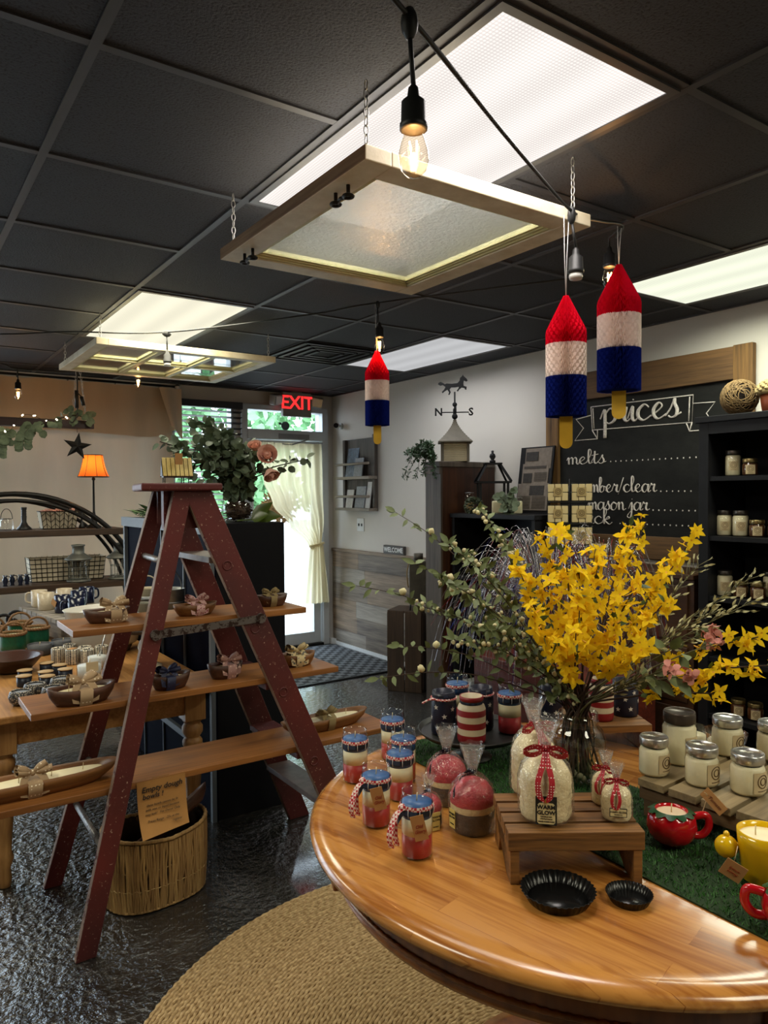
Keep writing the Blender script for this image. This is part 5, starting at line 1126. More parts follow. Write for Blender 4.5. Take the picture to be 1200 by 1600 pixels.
# ------------------------------------------------------------------ fluted pans
def pan(label, p, R_, H):
    t = thing('tart_pan', label, 'pan', (p[0], p[1], TT), rnd(0, 1)); nf = 36
    def wob(a, z): return 1+(.022*cos(a*nf) if z > .003 else 0)
    BT_ = M('black_tin', (.014, .014, .014), .25, .55, var=.05); MB().lathe([(R_*.79, .0005), (R_*.82, .001), (R_*.97, H), (R_, H+.001), (R_*.97, H+.001), (R_*.79, .003)], nf*6, cap0=False, cap1=False, wob=wob).build('fluted_rim', BT_, t); MB().lathe([(0, 0), (R_*.80, 0), (R_*.80, .003), (0, .003)], 60).build('base', BT_, t)
pan('larger black fluted tart pan in front of the wooden riser', (.955, .868), .064, .019); pan('smaller black fluted tart pan to the right of the bigger one', (1.052, .795), .0395, .014)
# ------------------------------------------------------------------ ceramic tomatoes, yellow cup
TOMR, TOMG = M('tomato_glaze', '#b3121c', .12, var=.1, ns=20, coat=.5), M('tomato_green', '#1f4a2c', .25, var=.2)
PKW = M('pinkish_wax', '#e6cfae', .5)
def tomato(label, p, R_, hand):
    t = thing('tomato_candle', label, 'candle', (p[0], p[1], GZ+.004), 0)
    MB().lathe([(0, .002), (R_*.55, 0), (R_*.86, R_*.32), (R_, R_*.75), (R_*.93, R_*1.15), (R_*.74, R_*1.38), (R_*.68, R_*1.42), (R_*.62, R_*1.40), (R_*.6, R_*1.25)], 60, cap1=False, wob=lambda a, z: 1+.028*abs(sin(a*4.5))*(1 if z < R_*1.2 else .2)).build('body', TOMR, t)
    MB().lathe([(0, R_*1.27), (R_*.61, R_*1.29)], 24).build('wax', PKW, t); MB().tube([(0, 0, R_*1.27), (.001, 0, R_*1.27+.018)], .0013, 5).build('wick', WICK, t)
    q = MB(); N = 80; vs = []
    for i in range(N): a = 2*pi*i/N; e = R_*(.78+.20*abs(sin(a*5.5))); vs += [V(R_*.66*cos(a), R_*.66*sin(a), R_*1.435), V(e*cos(a)*.99, e*sin(a)*.99, R_*(1.42-.35*max(0, (e/R_-.72)*1.3)))]
    q.add(vs, [(2*i, 2*i+1, (2*i+3) % (2*N), (2*i+2) % (2*N)) for i in range(N)], 0, True).build('calyx', TOMG, t, recalc=False)
    c, s = cos(hand), sin(hand); MB().tube(cat([V(c*R_*.9, s*R_*.9, R_*1.15), V(c*R_*1.42, s*R_*1.42, R_*1.2), V(c*R_*1.52, s*R_*1.52, R_*.75), V(c*R_*1.25, s*R_*1.25, R_*.38), V(c*R_*.85, s*R_*.85, R_*.35)], 5), .0075, 10).build('handle', TOMR, t)
    return t
t1 = tomato('glossy red tomato shaped candle beside the wooden riser', (1.285, .872), .047, radians(-40))
tg = MB().box(-.011, .011, -.0008, .0008, -.026, .024).build('tag', KRAFT, t1, (.060, -.052, .086)); tg.rotation_euler = (-.25, radians(-48), face(1.33, .8)); text('Tomato', .0095, 'tag_lettering', M('tag_brown_ink', '#6a3216', .8), tg, (0, -.0014, -.004), (pi/2, pi/2, 0), shear=.3)
MB().tube(cat([(.055, -.03, .052), (.058, -.04, .09), (.045, -.043, .104)], 4), .0008, 4).build('tag_string', WICK, t1)
tomato('glossy red tomato shaped candle cut by the right picture edge', (1.182, .584), .046, radians(125))
YEL = M('yellow_glaze', '#e0b414', .15, var=.08, coat=.4)
t = thing('yellow_cup', 'yellow fluted cup candle with a lemon handle and kraft tag', 'candle', (1.295, .692, GZ+.004), face(1.35, .72)); t.scale = (.92, .92, .90)
MB().lathe([(.036, 0), (.040, .004), (.047, .075), (.049, .098), (.046, .098), (.0435, .086)], 64, cap1=False, wob=lambda a, z: 1+(.012*abs(sin(a*12)) if z < .08 else 0)).build('cup', YEL, t); MB().lathe([(0, .084), (.0442, .087)], 26).build('wax', WAX, t)
q = MB()
for x in (-.015, .015): q.tube([(x, 0, .084), (x, 0, .106)], .0013, 5)
q.build('wick', WICK, t)
lm = MB().sph((-.066, -.012, .058), (.022, .020, .023), 16, 12).sph((-.066, -.012, .083), (.006, .006, .007), 8, 6).tube([(-.05, -.008, .06), (-.038, -.004, .06)], .008, 8).build('lemon_handle', YEL, t)
tg = MB().box(-.020, .020, -.0008, .0008, -.018, .018).build('tag', KRAFT, t, (-.052, -.056, .032)); tg.rotation_euler = (.1, radians(28), .1); text('lemon\nhoney', .008, 'tag_lettering', M('tag_orange_ink', '#a04a24', .8), tg, (0, -.0014, 0), shear=.3)
MB().tube([(-.05, -.05, .05), (-.045, -.04, .075)], .0008, 4).build('tag_string', WICK, t)
# ------------------------------------------------------------------ pallet with flint jars
t = thing('pallet_riser', 'grey brown slatted pallet riser holding the lidded white jars', 'riser', (1.552, .73, GZ), radians(4)); ph = .845-GZ
PALW = wood('pallet_wood', '#4a3c2a', '#9a8763', 'x', 1.2, .7, .2)
PALS = wood('pallet_side', '#3a2a1a', '#6f5638', 'y', 1.2, .7, .2)
for k in range(8): MB().box(-.19, .19, -.28+.071*k, -.28+.071*k+.060, ph-.016, ph).build('slat', PALW, t, bevel=.001)
for x in (-.18, .155): MB().box(x, x+.024, -.28, .28, ph-.046, ph-.016).build('rail', PALS, t, bevel=.001)
for x in (-.178, .157):
    for y in (-.27, .24): MB().box(x, x+.02, y, y+.03, 0, ph-.046).build('leg', PALS, t)
def flint(label, p, z, R_, H, lid=SILVER, dark=False, rl=None, lab=True, wax=None, lid_h=.017, tall=False):
    t = thing('lidded_jar', label, 'jar candle', (p[0], p[1], z), face(*p) if rl is None else rl); hb = H-lid_h
    MB().lathe([(R_*.9, 0), (R_, .006), (R_, hb-.014), (R_*.86, hb-.002), (R_*.86, hb+.004)], 26, cap1=False).build('glass', JGLASS, t)
    MB().lathe([(R_*.88, .003), (R_*.965, .008), (R_*.965, hb-.014), (R_*.84, hb-.006), (0, hb-.006)], 24).build('wax', wax or WAX, t)
    MB().lathe([(R_*.93, hb-.002), (R_*.95, hb), (R_*.95, H-.003), (R_*.91, H), (R_*.84, H-.001), (R_*.82, H-.0025), (0, H-.0025)], 30, cap0=False).build('lid', lid, t)
    if lab:
        Rl = R_*1.012; a0 = -pi/2+(lab if lab is not True else .95); hw = R_*.62; zc = hb*.46; N_ = 10
        e = MB().grid(lambda u, v: V(Rl*cos(a0+(u-.5)*2*hw/Rl), Rl*sin(a0+(u-.5)*2*hw/Rl), zc+(v-.5)*2*hw), N_, 2).build('label', M('label_paper', '#c9b48c', .7), t, recalc=False)
        q = MB(); Rr = Rl+.0006
        for rr in (hw*.62, hw*.34): q.tube([V(Rr*cos(a0+rr*cos(b_)/Rr), Rr*sin(a0+rr*cos(b_)/Rr), zc+hw*.15+rr*sin(b_)) for b_ in [2*pi*i/22 for i in range(22)]], .0009, 4, closed=True)
        q.tube([V(Rr*cos(a0+x/Rr), Rr*sin(a0+x/Rr), zc-hw*.75) for x in (-hw*.6, -hw*.2, hw*.2, hw*.6)], .0007, 4).build('label_mark', M('label_brown', '#5b452c', .8), e)
    return t
PTZ = .845
flint('lidded white jar candle at the left front corner of pallet riser', (1.392, 1.0-.012), PTZ, .032, .084); flint('lidded white jar candle in the middle of the pallet front row', (1.425, .895), PTZ, .034, .084); flint('lidded white jar candle rightmost in the pallet front row', (1.460, .815), PTZ, .034, .084)
flint('tall white jar candle with a dark brown lid on the pallet riser', (1.500, .998), PTZ, .037, .118, M('brown_lid', '#4f453c', .35, .6), lab=1.0, lid_h=.022); flint('lidded white jar candle centre of the pallet back row', (1.64, .965), PTZ, .035, .088); flint('lidded white jar candle at the right end of pallet back row', (1.695, .885), PTZ, .036, .086)
t = thing('glass_votive', 'small open glass of cream wax behind the tall brown lidded jar', 'candle', (1.636, 1.038+.012, TT+.0), 0); MB().lathe([(.028, 0), (.030, .004), (.030, .125), (.028, .13)], 22, cap1=False).build('glass', JGLASS, t); MB().lathe([(.026, .003), (.0285, .11), (0, .11)], 20).build('wax', WAX, t)
t = thing('tealight_dish', 'low clear dish with white tealight between the pallet jars', 'dish', (1.79, 1.06, TT), 0); MB().lathe([(.035, 0), (.05, .06), (.055, .085), (.051, .085), (.04, .06)], 24, cap1=False).build('dish', JGLASS, t); MB().lathe([(.03, .004), (.042, .06), (0, .06)], 20).build('wax', WAX, t)
# ------------------------------------------------------------------ back riser with star jars
t = thing('wooden_riser', 'plain wooden riser behind the flower jar holding striped and star jars', 'riser', (1.64, 1.38, TT), radians(-30)); hr = .07
for k in range(3): MB().box(-.15, .15, -.085+.058*k, -.085+.058*k+.052, hr-.020, hr).build('slat', RISER, t, bevel=.0015)
for s in (-1, 1): MB().box(s*.13-.01, s*.13+.01, -.083, .083, 0, hr-.020).build('leg', RISER, t)
flagjar('red and cream striped jar behind the flower jar', (1.655, 1.345), TT+hr, .034, .115); starjar('navy jar with white stars on the right end of back riser', (1.745, 1.335), TT+hr, .037, .10, False); starjar('navy jar with white stars at the left end of the back riser, holding tinsel', (1.545, 1.43), TT+hr, .033, .11, False)
# ------------------------------------------------------------------ flowers in the big glass jar
VX, VY = 1.391, 1.200
t = thing('flower_jar', 'large clear glass jar full of stems in the table centre', 'jar', (VX, VY, GZ))
MB().lathe([(.055, 0), (.064, .006), (.066, .02), (.066, .105), (.058, .128), (.047, .138), (.047, .146), (.049, .148), (.047, .152), (.047, .168), (.044, .168), (.0435, .14), (.054, .124), (.062, .10), (.061, .012), (0, .008)], 36).build('glass', JGLASS, t)
q = MB()
for k in range(70): q.sph((rnd(-.038, .038), rnd(-.038, .038), .016+rnd(0, .012)), rnd(.005, .008), 6, 4)
q.build('pebbles', M('pale_pebbles', '#8f8868', .7, var=.4, ns=80), t)
YF_ = cloth('forsythia_yellow', '#ffd92c', .35, 0, .14, 60); OC = M('flower_centre', '#e0a010', .6)
fq = MB()
for k in range(4):
    a = pi/2*k+.2; fq.leaf((0, 0, .003), V(cos(a), sin(a), .35), V(0, 0, 1), .0225, .0125, 0, bend=.25)
fq.lathe([(.001, -.006), (.002, .002), (.0025, .004)], 7, mi=1)
FLM = fq.build('flower', [YF_, OC], recalc=False); fmesh = FLM.data; bpy.data.objects.remove(FLM)
BARK = M('forsythia_bark', '#3b2617', .8, var=.3, ns=60); BARKG = M('green_stem', '#5d5a35', .7, var=.3)
def jarbranch(name, label, group, tip, mid_up=.10, r=.0028, mat=BARK):
    base = V(VX+rnd(-.022, .022), VY+rnd(-.022, .022), GZ+.168); t = thing(name, label, 'flower branch', base, 0, group); p1 = Vector(tip)-base
    q0 = V(rnd(-.03, .03), rnd(-.03, .03), -.14); path = cat([q0, V(0, 0, 0), p1*.45+V(0, 0, mid_up*p1.length*.6), p1*.75+V(0, 0, mid_up*p1.length*.45), p1], 8)
    MB().tube(path, [r*(1.15-.7*k/len(path)) for k in range(len(path))], 6).build('stem', mat, t); return t, path
def put_flower(t, p, d, s):
    o = bpy.data.objects.new('flower', fmesh); COL.objects.link(o); o.parent = t; o.location = p; o.scale = (s, s, s); o.rotation_euler = Vector((0, 0, 1)).rotation_difference(d).to_euler(); return o
FT = [(1.21, 1.227, 1.3), (1.339, 1.262, 1.356), (1.181, 1.147, 1.192), (1.317, 1.18, 1.373), (1.252, 1.077, 1.288), (1.482, 1.223, 1.321), (1.556, 1.174, 1.378), (1.649, 1.195, 1.386), (1.74, 1.108, 1.353), (1.657, 1.103, 1.297), (1.412, 1.039, 1.267), (1.319, 1.028, 1.19), (1.207, 1.104, 1.136), (1.669, 0.908, 1.127), (1.636, 0.868, 1.073), (1.546, 0.928, 1.009), (1.517, 1.038, 1.214), (1.205, 1.045, 1.166), (1.257, 1.194, 1.263), (1.375, 0.988, 1.128), (1.28, 1.10, 1.20), (1.33, 1.09, 1.30)]
TOCAM = V(0, 0, 1.46)
for k, tip in enumerate(FT):
    right = tip[1] < .95; big = not right
    t, path = jarbranch('forsythia_branch', 'yellow forsythia branch in the big glass jar, part of the dense bloom mass' if big else ['yellow forsythia branch reaching far right toward the black shelf, upper one', 'yellow forsythia branch reaching far right toward the picture edge', 'yellow forsythia branch drooping right above the white lidded jars'][{13: 0, 14: 1, 15: 2}[k]], 'forsythia branches in the bloom mass' if big else None, tip)
    pts = path[-17:] if big else path[-15:]; nfl = 19 if big else 17
    for i in range(nfl):
        p = pts[int(len(pts)*i/nfl)]; out = (TOCAM-(Vector(t.location)+p)).normalized(); d = (out*.7+rvec()*.9).normalized(); o_ = p+rvec()*rnd(.006, .026); put_flower(t, o_, d, rnd(.85, 1.25))
    q = MB()
    for i in range(4): p = random.choice(pts); d = rvec(); q.leaf(p, d, rvec(), rnd(.02, .035), .012)
    q.build('leaves', GREENLEAF, t, recalc=False)
BLO = M('cream_blossom', '#d9cfa0', .7, var=.15, ns=60); SG2 = M('pale_green_leaf', '#6d7a4a', .6, var=.35, ns=40)
WT = [((1.114, 1.355, 1.342), 'wispy cream blossom branch rising left beside the forsythia', 1), ((.958, 1.52, 1.239), 'very long thin leafy branch reaching left across the doormat', 0), ((1.128, 1.59, 1.414), 'long thin leafy branch pointing up left at the WELCOME sign', 0), ((1.046, 1.398, 1.198), 'cream blossom branch arching left before the wooden cupboard', 1), ((.973, 1.443, 1.024), 'drooping leafy branch hanging left beside the crate', 0), ((1.306, 1.469, 1.427), 'cream blossom branch rising behind the candles on the bookcase', 1), ((1.068, 1.324, 1.265), 'cream blossom branch leaning left at tinsel height', 1), ((1.045, 1.456, 1.09), 'low leafy branch reaching left above the jar candles', 0), ((1.237, 1.333, 1.37), 'short cream blossom branch beside the topmost forsythia', 1), ((1.09, 1.305, 1.124), 'low cream blossom branch just over the navy star jar', 1)]
WT += [((1.02, 1.36, 1.30), 'dark leafy twig rising left between the tinsel and WELCOME sign', 0), ((1.16, 1.40, 1.23), 'bushy cream blossom twig in front of the tinsel', 1), ((1.20, 1.38, 1.32), 'cream blossom twig left of the forsythia top', 1), ((1.14, 1.26, 1.16), 'cream blossom twig at the lower left of the forsythia', 1)]
for tip, lb, bl_ in WT:
    t, path = jarbranch('blossom_branch', lb, None, tip, .16, .0017); q = MB(); q2 = MB()
    for i, p in enumerate(path[10:]):
        for _ in range(2 if bl_ else 1):
            d = rvec(); q.leaf(p, d, V(-.6, -.7, .5)+rvec()*.5, rnd(.022, .036), rnd(.010, .016))
        if bl_ and i % 3 == 0: [q2.sph(p+rvec()*.012, rnd(.003, .0065), 7, 5, jit=.2) for _ in range(3)]
    if not bl_: q.leaf(path[-1], (path[-1]-path[-4]), V(-.6, -.7, .5), .036, .014); q2.sph(path[-8]+V(0, 0, .01), .009, 8, 6, jit=.2)
    q.build('leaves', SG2, t, recalc=False); q2.build('blossoms', BLO, t)
BUDM = M('cream_bud', '#c9c596', .6, var=.2, ns=60)
for tip, lb in (((1.701, .95, 1.254), 'pale bud spray reaching right in front of the black shelf, upper'), ((1.654, .92, 1.206), 'pale bud spray reaching right in front of the black shelf, lower'), ((1.647, 1.048, 1.281), 'pale bud spray under the upper right forsythia'), ((1.532, .943, 1.188), 'pale bud spray in the right centre of the bouquet'), ((1.399, 1.03, 1.046), 'low hanging pale bud spray above the small cream candles')):
    t, path = jarbranch('bud_spray', lb, None, tip, .05, .002, BARKG); q = MB(); st = MB()
    for p in path[-16:]:
        for _ in range(2):
            d = ((path[-1]-path[-8]).normalized()+rvec()*.7).normalized(); e = p+d*rnd(.02, .035); st.tube([p, e], .0009, 4); q.leaf(e-d*.004, d, rvec(), rnd(.014, .022), .006); q.leaf(e-d*.004, d, rvec(), rnd(.014, .022), .006)
    q.build('buds', BUDM, t, recalc=False); st.build('stalks', BARKG, t)
PNK = M('pink_petal', '#d08a7c', .65, var=.2, ns=40)
for tip, lb in (((1.412, .961, 1.079), 'pink blossom stem at the lower middle of the bouquet'), ((1.529, .944, 1.152), 'pink blossom stem at the far right of the bouquet, upper'), ((1.446, .937, 1.064), 'pink blossom stem hanging just right of the lower pink one'), ((1.512, .918, 1.13), 'pink blossom stem at the far right of the bouquet, lower')):
    t, path = jarbranch('pink_blossom', lb, None, tip, .08, .002, BARKG); q = MB(); c = path[-1]
    for _ in range(16): d = rvec(); q.leaf(c+rvec()*.014, d, rvec(), .017, .015, round_=True)
    q.build('petals', PNK, t, recalc=False); q = MB()
    for _ in range(5): p = random.choice(path[-12:-2]); q.leaf(p, rvec(), V(-.5, -.7, .4), rnd(.03, .055), rnd(.018, .028))
    q.build('leaves', SG2, t, recalc=False)
# ------------------------------------------------------------------ tinsel sprays
TINS = [M('tinsel_silver', (.62, .62, .66), .18, .9, var=.2), M('tinsel_red', '#a0202c', .2, .7), M('tinsel_blue', '#1c2f86', .2, .7)]
def tinsel(label, base, n_, rad, H, lean):
    t = thing('tinsel_spray', label, 'tinsel', base); q = MB()
    for k in range(n_):
        a = rnd(0, 2*pi); R_ = rad*rnd(.35, 1); h = H*rnd(.55, 1); d = V(cos(a), sin(a), 0)*R_+Vector(lean)*rnd(.3, 1); mi = random.choice((0, 0, 0, 0, 0, 1, 2))
        q.tube(cat([(0, 0, -.03), d*.18+V(0, 0, h*.55), d*.55+V(0, 0, h), d*.9+V(0, 0, h*.72), d*1.05+V(0, 0, h*.72-rnd(.05, .22))], 5), .00055, 3, mi, cap=False)
    o = q.build('strands', TINS, t, recalc=False); o['kind'] = 'stuff'; MB().tube([(0, 0, -.09), (0, 0, .05)], .004, 6).build('stick', STEM, t)
tinsel('silver red and blue tinsel spray rising from the back left star jar', (1.545, 1.43, TT+hr+.085), 330, .26, .46, (-.02, .12, 0))
tinsel('silver red and blue tinsel spray from the striped jar behind flowers', (1.655, 1.345, TT+hr+.09), 170, .20, .42, (.05, .05, 0))
# ------------------------------------------------------------------ right wall: card rack
t = thing('card_rack', 'dark grey wooden wall rack holding photo cards near the door', 'rack', (XR, 5.77, 1.315))
RG = wood('rack_wood', '#241f1c', '#5d554e', 'z', 1, .7, .2)
MB().box(-.02, 0, -.27, .27, 0, .665).build('back', RG, t); MB().box(-.045, -.02, -.285, -.25, 0, .69).build('side', RG, t); MB().box(-.045, -.02, .225, .26, 0, .665).build('side', RG, t)
for z in (0, .29): MB().box(-.11, -.02, -.29, .30, z, z+.025).build('shelf', GREYWOOD3, t)
for z in (.13, .43): MB().tube([(-.10, -.27, z), (-.10, .30, z)], .012, 10).build('rod', GREYWOOD3, t)
C1, C2, C3 = M('card_blue', '#5f6f85', .5, var=.5, ns=30), M('card_grey', '#8e9198', .5, var=.3, ns=50), M('card_white', (.62, .62, .62), .6, var=.2, ns=60)
for k, (y0_, y1_, z0_, h_, mt, lb) in enumerate(((.0, .19, .316, .27, C1, 'large bluish photo card on the upper rack shelf'), (-.12, .02, .316, .17, C2, 'grey card beside the bluish photo on the upper rack shelf'), (.07, .19, .026, .17, C3, 'pale card at the left of the lower rack shelf'), (-.13, .03, .026, .20, C2, 'grey greeting card stack in the middle of the lower rack shelf'), (-.22, -.15, .026, .24, C3, 'narrow pale card at the right of the lower rack shelf'))):
    o = MB().box(-.004, .004, y0_, y1_, 0, h_).build('photo_card', mt, None, (XR-.06-(.016 if k == 1 else 0), 5.77, 1.315+z0_)); o.rotation_euler = (0, radians(9), 0); tag(o, lb, 'card')
# welcome block on the cap rail
t = thing('welcome_sign', 'small grey WELCOME block sign standing on the cap rail', 'sign', (XR-.019, 5.22, .942), 0)
MB().box(-.014, .014, -.15, .15, 0, .075).build('block', M('sign_dark_grey', '#4d4a48', .7), t); text('WELCOME', .058, 'lettering', M('sign_white', (.8, .8, .78), .7), t, (-.0146, 0, .037), (pi/2, 0, -pi/2), bold=.001)
# crate with metal canister
t = thing('wooden_crate', 'dark wooden crate standing on end beside the cupboard', 'crate', (3.20, 4.40, 0), radians(-55)); W_, D_, H_ = .27, .26, .60
CRW_ = wood('crate_wood', '#1d130c', '#4b3828', 'z', 1, .7, .2)
for k in range(2): MB().box(-W_/2+.002+.137*k, -W_/2+.130+.137*k, -.012, .0, 0, H_).build('slat', CRW_, t, bevel=.002)
[MB().box(-W_/2, W_/2, 0, D_, z_, z_+.018).build('end', CRW_, t) for z_ in (0, H_-.018)]
for s in (-1, 1):
    for k in range(2): MB().box(s*W_/2-.006, s*W_/2+.006, .004+.13*k, .122+.13*k, .018, H_-.018).build('slat', CRW_, t)
t = thing('tin_canister', 'square aged tin on four legs with twine handle, standing on the crate', 'canister', (3.33, 4.40, H_), radians(-38))
TIN = M('aged_tin', (.12, .11, .09), .55, .6, var=.35, ns=12)
MB().box(-.068, .068, -.068, .068, .07, .37).build('body', TIN, t, bevel=.006); MB().lathe([(.035, .37), (.035, .42), (.0, .42)], 18).build('spout', TIN, t)
for sx in (-1, 1):
    for sy in (-1, 1): MB().tube([(sx*.058, sy*.058, .07), (sx*.062, sy*.062, 0)], .006, 6).build('leg', DARKMETAL, t)
MB().tube(cat([(-.07, -.03, .35), (-.085, -.05, .28), (-.08, -.06, .2), (-.075, -.05, .17)], 5), .005, 6).tube(cat([(-.07, -.03, .35), (-.02, -.075, .355), (.03, -.072, .352)], 4), .004, 6).build('twine', M('twine', '#8a744f', .9), t)
# doormat
m, n, l = nt('woven_mat'); b, o = bsdf(n, l, .9); v = coords(n, l); ck = n.new('ShaderNodeTexChecker'); ck.inputs['Scale'].default_value = 17; l.new(v, ck.inputs['Vector']); ck.inputs['Color1'].default_value = (.012, .014, .018, 1); ck.inputs['Color2'].default_value = (.12, .13, .145, 1); l.new(ck.outputs[0], b.inputs['Base Color']); bumpn(n, l, b, noise(n, l, v, 160), .4, .004)
t = thing('doormat', 'dark woven checker doormat inside the glass door', 'mat', (2.98, 5.60, 0)); MB().box(-.60, .66, -.62, .60, 0, .008).build('field', m, t); MB().box(-.63, .66, -.645, -.62, 0, .010).box(-.63, -.60, -.62, .60, 0, .010).build('edge', BLACKW, t)
# cupboard
t = thing('wooden_cupboard', 'tall narrow dark brown cupboard with moulded top against the wall', 'cupboard', (3.45, 4.055, 0))
CUPW = wood('cupboard_wood', '#1c0d06', '#4a2814', 'z', 1, .4, .1)
MB().box(-.235, .25, -.085, .085, 0, 1.65).build('carcass', CUPW, t); CG = wood('cupboard_edge_lit', '#2b221c', '#5d5248', 'z', 1, .5, .1)  # daylight on the front stile is put into this greyer wood colour
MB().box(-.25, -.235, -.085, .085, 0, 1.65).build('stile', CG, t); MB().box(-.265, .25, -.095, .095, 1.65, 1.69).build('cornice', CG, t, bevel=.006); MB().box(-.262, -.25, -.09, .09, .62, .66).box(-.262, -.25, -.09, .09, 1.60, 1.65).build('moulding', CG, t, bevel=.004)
IRON = M('rough_iron', (.012, .012, .012), .9, 0, .15)
# cupola weathervane
t = thing('weathervane_cupola', 'wooden cupola with running horse weathervane on top of the cupboard', 'weathervane', (3.40, 4.055, 1.69), radians(-38))
q = MB()
for k in range(11): q.box(-.088, .088, -.088, .088, .004+.0125*k, .004+.0125*k+.0105)
q.build('louvres', M('cream_louvre', '#b7a98a', .7, var=.15), t)
GRE = M('grey_board', '#5b5446', .7, var=.25)
q = MB()
for sx in (-1, 1):
    for sy in (-1, 1): q.box(sx*.09-.009, sx*.09+.009, sy*.09-.009, sy*.09+.009, 0, .142)
q.build('corner_post', GRE, t)
q = MB(); pr_ = []
for k in range(12):
    u = k/11; a = .118*(1-u)**1.45+.008*u; pr_.append((a, .142+.16*u))
for (a, z), (a2, z2) in zip(pr_, pr_[1:]): q.add([(-a, -a, z), (a, -a, z), (a, a, z), (-a, a, z), (-a2-.004, -a2-.004, z2), (a2+.004, -a2-.004, z2), (a2+.004, a2+.004, z2), (-a2-.004, a2+.004, z2)], [(0, 1, 5, 4), (1, 2, 6, 5), (2, 3, 7, 6), (3, 0, 4, 7)])
q.box(-.12, .12, -.12, .12, .136, .144).build('roof', GRE, t)
MB().tube([(0, 0, .30), (0, 0, .50)], .006, 8).sph((0, 0, .325), .021).sph((0, 0, .41), .017).tube([(-.10, 0, .355), (.10, 0, .355)], .004, 6).tube([(0, -.10, .355), (0, .10, .355)], .004, 6).build('vane_post', IRON, t)
for s, p, rz in (('N', (-.115, -.004, .355), 0), ('S', (.115, -.004, .355), 0), ('W', (-.004, .115, .36), pi/2), ('E', (.004, -.115, .352), pi/2)): text(s, .075, 'direction_letter', IRON, t, p, (pi/2, 0, rz), ext=.004, bold=.002)
HORSE = [(-.115, .055), (-.10, .062), (-.085, .055), (-.07, .045), (-.058, .05), (-.02, .048), (.02, .052), (.035, .07), (.038, .088), (.052, .10), (.058, .112), (.064, .10), (.085, .082), (.092, .068), (.082, .062), (.066, .07), (.062, .05), (.064, .032), (.085, .025), (.083, .004), (.074, .006), (.070, .016), (.05, .02), (.034, .008), (.022, -.008), (.014, -.002), (.028, .016), (.030, .026), (.0, .022), (-.025, .022), (-.036, .008), (-.028, -.012), (-.036, -.03), (-.046, -.03), (-.040, -.012), (-.052, .006), (-.072, -.006), (-.085, -.018), (-.092, -.010), (-.076, .006), (-.066, .024), (-.07, .03), (-.085, .04), (-.10, .035), (-.118, .045)]
MB().prism(HORSE, .008, Matrix.Translation((0, .004, .51)) @ Matrix.Rotation(pi/2, 4, 'X')).build('horse', IRON, t)
t = thing('fern_sprig', 'feathery green fern spilling over the left edge of the cupboard top', 'plant', (3.20, 4.07, 1.69)); q = MB(); st = MB()
for k in range(26):
    a = rnd(2.2, 4.4); L_ = rnd(.12, .24); path = cat([(0.03, 0, .01), V(cos(a)*L_*.4, sin(a)*L_*.4, rnd(.05, .14)), V(cos(a)*L_*.85, sin(a)*L_*.85, rnd(-.12, .10))], 8); st.tube(path, .0015, 4)
    for p in path[2:]:
        for _ in range(4): q.leaf(p, rvec()+V(-.4, 0, -.2), rvec(), rnd(.02, .035), .009)
q.build('fronds', M('fern_green', '#2d4a28', .6, var=.4, ns=40), t, recalc=False); st.build('stems', STEM, t)
# black bookcase beside the cupboard
BT = 1.33; t = thing('black_bookcase', 'low black open bookcase between the brown cupboard and the melts rack', 'bookcase', (3.475, 3.55, 0))
[MB().box(-.20, .19, a_, a_+.025, 0, BT-.03).build('side', BLACKW, t) for a_ in (-.39, .365)]; MB().box(-.21, .19, -.40, .405, BT-.03, BT).build('top', BLACKW, t, bevel=.003); MB().box(.175, .19, -.365, .365, 0, BT-.03).build('back', BLACKW, t)
for z in (.08, .46, .90): MB().box(-.19, .175, -.365, .365, z-.02, z).build('shelf', BLACKW, t)
for k, (x, y, w_, h_) in enumerate(((3.38, 3.83, .085, .10), (3.37, 3.70, .11, .09))): tag(MB().box(-.07, .07, -w_/2, w_/2, 0, h_).build('white_box', M('white_card', (.6, .62, .64), .6), None, (x, y, .08)), ['small white box on the bottom bookcase shelf, toward the cupboard', 'small white box on the bottom bookcase shelf, nearer the red chest'][k], 'box')
t = thing('candle_lantern', 'black open frame lantern with pointed roof on the black bookcase', 'lantern', (3.47, 3.74, BT), radians(-36)); q = MB(); a = .092
for sx in (-1, 1):
    for sy in (-1, 1): q.box(sx*a-.008, sx*a+.008, sy*a-.008, sy*a+.008, 0, .21); q.bar((sx*(a+.02), sy*(a+.02), .215), (sx*.045, sy*.045, .335), .014, .014, (1, 0, 0))
q.box(-a-.022, a+.022, -a-.022, -a, .205, .218).box(-a-.022, a+.022, a, a+.022, .205, .218).box(-a-.022, -a, -a, a, .205, .218).box(a, a+.022, -a, a, .205, .218).box(-.06, .06, -.06, .06, .333, .343).box(-a-.01, a+.01, -a-.01, a+.01, 0, .012)
q.build('frame', BLACKW, t); MB().lathe([(.02, .343), (.02, .36), (.010, .365), (.022, .385), (.018, .402), (.008, .41), (.010, .425), (.0, .43)], 14).build('finial', BLACKW, t)
t = thing('glass_jar', 'small glass jar candle with paper label at the left end of the bookcase top', 'jar candle', (3.40, 4.02-.12, BT), face(3.4, 3.9)); MB().lathe([(.032, 0), (.035, .006), (.035, .115), (.03, .125), (.03, .14)], 20, cap1=False).build('glass', JGLASS, t); MB().lathe([(.03, .004), (.033, .07), (0, .07)], 18).build('wax', M('tan_wax', '#c3a061', .5), t); MB().box(-.018, .018, -.001, 0, -.03, .03).build('label', M('aged_label', '#8a6b3f', .7), t, (0, -.0362, .05)); MB().lathe([(.031, .138), (.031, .143), (0, .143)], 18).build('lid', GALV, t)
